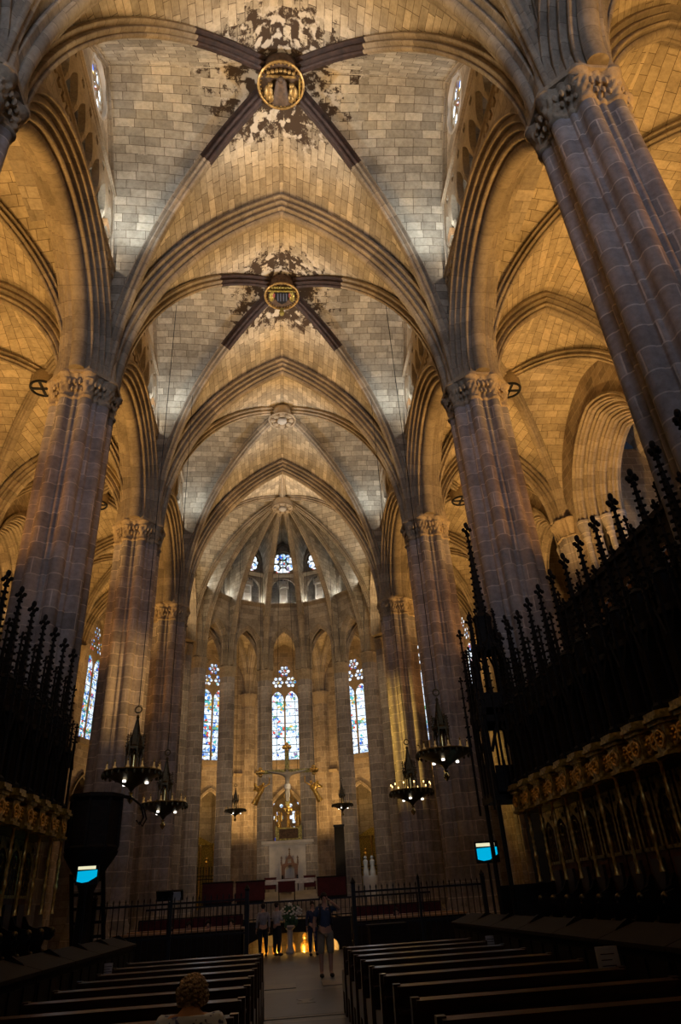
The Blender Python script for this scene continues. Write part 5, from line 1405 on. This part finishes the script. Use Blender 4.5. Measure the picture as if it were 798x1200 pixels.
person(.70,26.2,0,.3,'person in dark blue standing behind the one with the raised arm','blue_s','blue_s','hair_d',short='long',sc=.90)
def curls(r,dz):
    rnd=random.Random(5); m=MB()
    for k in range(420):
        t=rnd.random()*2*pi; u=rnd.uniform(-.55,1); q=sqrt(1-u*u); 
        p=V((.098*q*cos(t),.015-.10+.108*q*sin(t),1.615+dz-.10+.11*u))
        if p.y<-.16 and u<.4: continue
        m.ball(p,rnd.uniform(.009,.016),6,4,(1,1,.8))
    o=m.build('curls',M['hair_g'],[c for c in r.children if c.name.startswith('hair')][0]); o['kind']='stuff'
person(-.84,5.28,.0,pi,'person with curly grey blond hair and blue white floral blouse seated in a left pew','floral','khaki','hair_g','sit',.98,bow=(-.10,-.10),arms={-1:[(-.24,-.02,1.14),(-.14,-.26,1.03)],1:[(.24,-.02,1.14),(.14,-.26,1.03)]},extra=curls)
sa={-1:[(-.23,-.05,1.14),(-.12,-.30,1.08)],1:[(.23,-.05,1.14),(.12,-.30,1.08)]}
for x,y,top,lab in ((3.10,23.15,'red_s','dark haired person in a red top seated behind the right grille'),(3.85,23.2,'grey_s','person in grey seated to the right of the one in red'),(-3.55,23.0,'red_s','person in dark red seated at the left long desk, farthest left'),(-3.0,23.1,'white_s','person in pale clothes seated at the left long desk'),(-2.45,23.0,'navy','person in blue seated at the left long desk'),(-1.8,23.1,'grey_s','person in grey seated at the left long desk, nearest the centre')):
    person(x,y,0,0,lab,top,'black_t','hair_d','sit',.96,arms=sa,short='long',long_hair=top=='red_s')
for x0,x1,lab in ((-4.8,-1.3,'dark bench behind the left long desk'),(1.9,4.9,'dark bench behind the right long desk')):
    r=empty('bench',((x0+x1)/2,23.15,0),0,lab,'bench','benches behind the long desks'); w=(x1-x0)/2
    m=MB(); m.box(-w,w,-.18,.18,.36,.41); m.build('seat',M['dwood'],r,smooth=False)
    m=MB(); m.box(-w,w,.18,.22,.41,.85); m.build('backrest',M['dwood'],r,smooth=False)
    for x in (-w+.1,w-.1):
        m=MB(); m.box(x-.04,x+.04,-.16,.16,0,.36); m.build('leg',M['dwood'],r,smooth=False)
# ------------------------------------------------------------------ camera
f_,p_,r_,y_=781.33,.525,-.066,.106
cp,sp=cos(p_),sin(p_); cy_,sy_=cos(y_),sin(y_)
F=V((sy_*cp,cy_*cp,sp)); R=V((cy_,-sy_,0)); U=R.cross(F)
R2=R*cos(r_)+U*sin(r_); U2=U*cos(r_)-R*sin(r_)
cam=bpy.data.cameras.new('camera'); co=bpy.data.objects.new('camera',cam); COL.objects.link(co)
cam.sensor_fit='VERTICAL'; cam.sensor_height=36; cam.sensor_width=24; cam.lens=f_/1200*36; cam.clip_start=.05; cam.clip_end=300
Mx=Matrix((R2,U2,-F)).transposed().to_4x4(); Mx.translation=V((-.242,0,1.55)); co.matrix_world=Mx
SC.camera=co
# ------------------------------------------------------------------ light
AMB_C=(1,.56,.18); WARM=(1,.74,.43); COOL=(.80,.90,1.0); ORG=(1,.42,.10)
def spot(loc,tgt,e,col,size=100,r=.15,blend=.6,name='flood_or_fill'):
    l=bpy.data.lights.new(name,'SPOT'); l.energy=e; l.color=col; l.spot_size=math.radians(size); l.spot_blend=blend; l.shadow_soft_size=r
    o=bpy.data.objects.new(name,l); COL.objects.link(o); o.location=loc
    o.rotation_euler=(V(tgt)-V(loc)).to_track_quat('-Z','Y').to_euler(); return o
def point(loc,e,col,r=.2,name='lamp_light'):
    l=bpy.data.lights.new(name,'POINT'); l.energy=e; l.color=col; l.shadow_soft_size=r
    o=bpy.data.objects.new(name,l); COL.objects.link(o); o.location=loc; return o
def area(loc,tgt,e,col,sx,sy,name='area_light'):
    l=bpy.data.lights.new(name,'AREA'); l.shape='RECTANGLE'; l.size=sx; l.size_y=sy; l.energy=e; l.color=col
    o=bpy.data.objects.new(name,l); COL.objects.link(o); o.location=loc; o.rotation_euler=(V(tgt)-V(loc)).to_track_quat('-Z','Y').to_euler(); return o
for i in range(5):
    y0,y1=YS[i],YS[i+1]; yc=(y0+y1)/2
    far=[1,1,.85,.7,.45][i]
    for s in (-1,1):
        # warm floods standing on the capitals, along the transverse webs
        spot((s*5.0,y0+.6,16.7),(-s*.3,y0+1.9,26),600*far,WARM,80,.2,.8)
        spot((s*5.0,y1-.6,16.7),(-s*.3,y1-1.9,26),600*far,WARM,80,.2,.8)
        # white lamps at the ends of the gallery, washing the side web
        spot((s*5.4,y1-2.6,20.8),(s*4.6,y1-1.0,25.5),230*far,COOL,140,.3,1)
        # added cool fill from across the nave, brightening the opposite web
        spot((-s*5.5,yc,20.8),(s*2.9,yc,26.0),1900*far,(.86,.92,1.0),50,.2,1)
        for yy in (y0+1.5,y1-1.5): point((s*6.12,yy,20.75),24*far,(1,.93,.85),.08)
        # orange grazing light on the pillar shafts
        if 0<i:
            spot((-s*5.6,y0-5.0,16.6),(s*W,y0,11.5),1100*far*(.5 if i==1 else 1),ORG,30,.15,.9)
            spot((s*10.8,y0-3.2,8.5),(s*W,y0,12.5),900*far,ORG,52,.15,.9)
        # amber aisle floods low on the chapel side
        spot((s*10.6,yc,10.2),(s*9.6,yc,20.5),2600*[1,1,1,.8,.4][i],AMB_C,125)
W_=SC.world or bpy.data.worlds.new('world'); SC.world=W_; W_.use_nodes=True
W_.node_tree.nodes['Background'].inputs[0].default_value=(.5,.62,.9,1); W_.node_tree.nodes['Background'].inputs[1].default_value=.02
# daylight from the west front behind the viewer
area((0,-10.6,15),(0,14,17.5),330,(.58,.70,1.0),9,10,'west_daylight').data.spread=math.radians(75)
# apse
for s in (-1,1):
    spot((s*5.2,36.2,16.6),(0,46,23),500,WARM,110)
    spot((s*4.6,35.9,14.0),(s*1.0,47,8),420,(1,.70,.36),100)
    spot((s*9.6,44.5,9.5),(s*9,44.5,20),520,AMB_C,130)
for k in (1,2,3,4,5):
    am=(ang(k)+ang(k+1))/2; x,y=pa(9.4,am); spot((x,y,4.2),(*pa(10.0,am),18),900,(1,.60,.22),150)
# lamps with a visible purpose: nave pillar floods and the crypt
spot((3.2,16.5,6.5),(-6.3,26.0,9.0),5200,(1,.56,.18),22,.2,.9)
spot((-5.2,31.5,9.0),(6.3,35.2,8.5),6500,(1,.62,.13),36,.2,.9)
point((0,30.2,-.3),260,(1,.62,.2),.15,'crypt_lamp')
for fn,am in APSE_FN:
    point(fn(0,21.02,-.42),26,(1,.95,.88),.06); point(fn(.8,21.2,-.3),11,COOL,.08); point(fn(-.8,21.2,-.3),11,COOL,.08)
for s in (-1,1): spot((s*3.6,41.5,3.2),(s*.4,47,7),160,(1,.72,.4),80)
spot((2.0,36.6,5.0),(0,43,7.6),700,(1,.75,.45),40)  # added spot, no fixture, brightening the hanging crucifix
for k in range(5): point((7.15,9.5+1.3*k,5.8),9.0,(1,.5,.18),.1,'slot_fill')  # added unseen lights behind the panel, warming the slatted shutters
point((15.6,21.5,14.5),70,(.6,.72,1.0),.4,'chapel_daylight')
for k,w in ((2,60),(4,60),(3,22)):
    fn,am=AMB[k]; point(fn(0,1.5,2.0)[:2]+(7.6,),w,(1,.66,.25),.2,'chapel_fill')  # added unseen fill so the gilded altarpieces show in their chapels
spot((4.6,44.8,4.5),(5.05,46.6,3.3),40,COOL,40)  # added cool spot that brightens the white statue group
v=SC.view_settings; v.view_transform='Standard'; v.look='None'; v.exposure=0; v.gamma=1; v.use_curve_mapping=False
SC.cycles.max_bounces=5; SC.cycles.diffuse_bounces=3; SC.cycles.sample_clamp_indirect=4
SC.cycles.caustics_reflective=False; SC.cycles.caustics_refractive=False
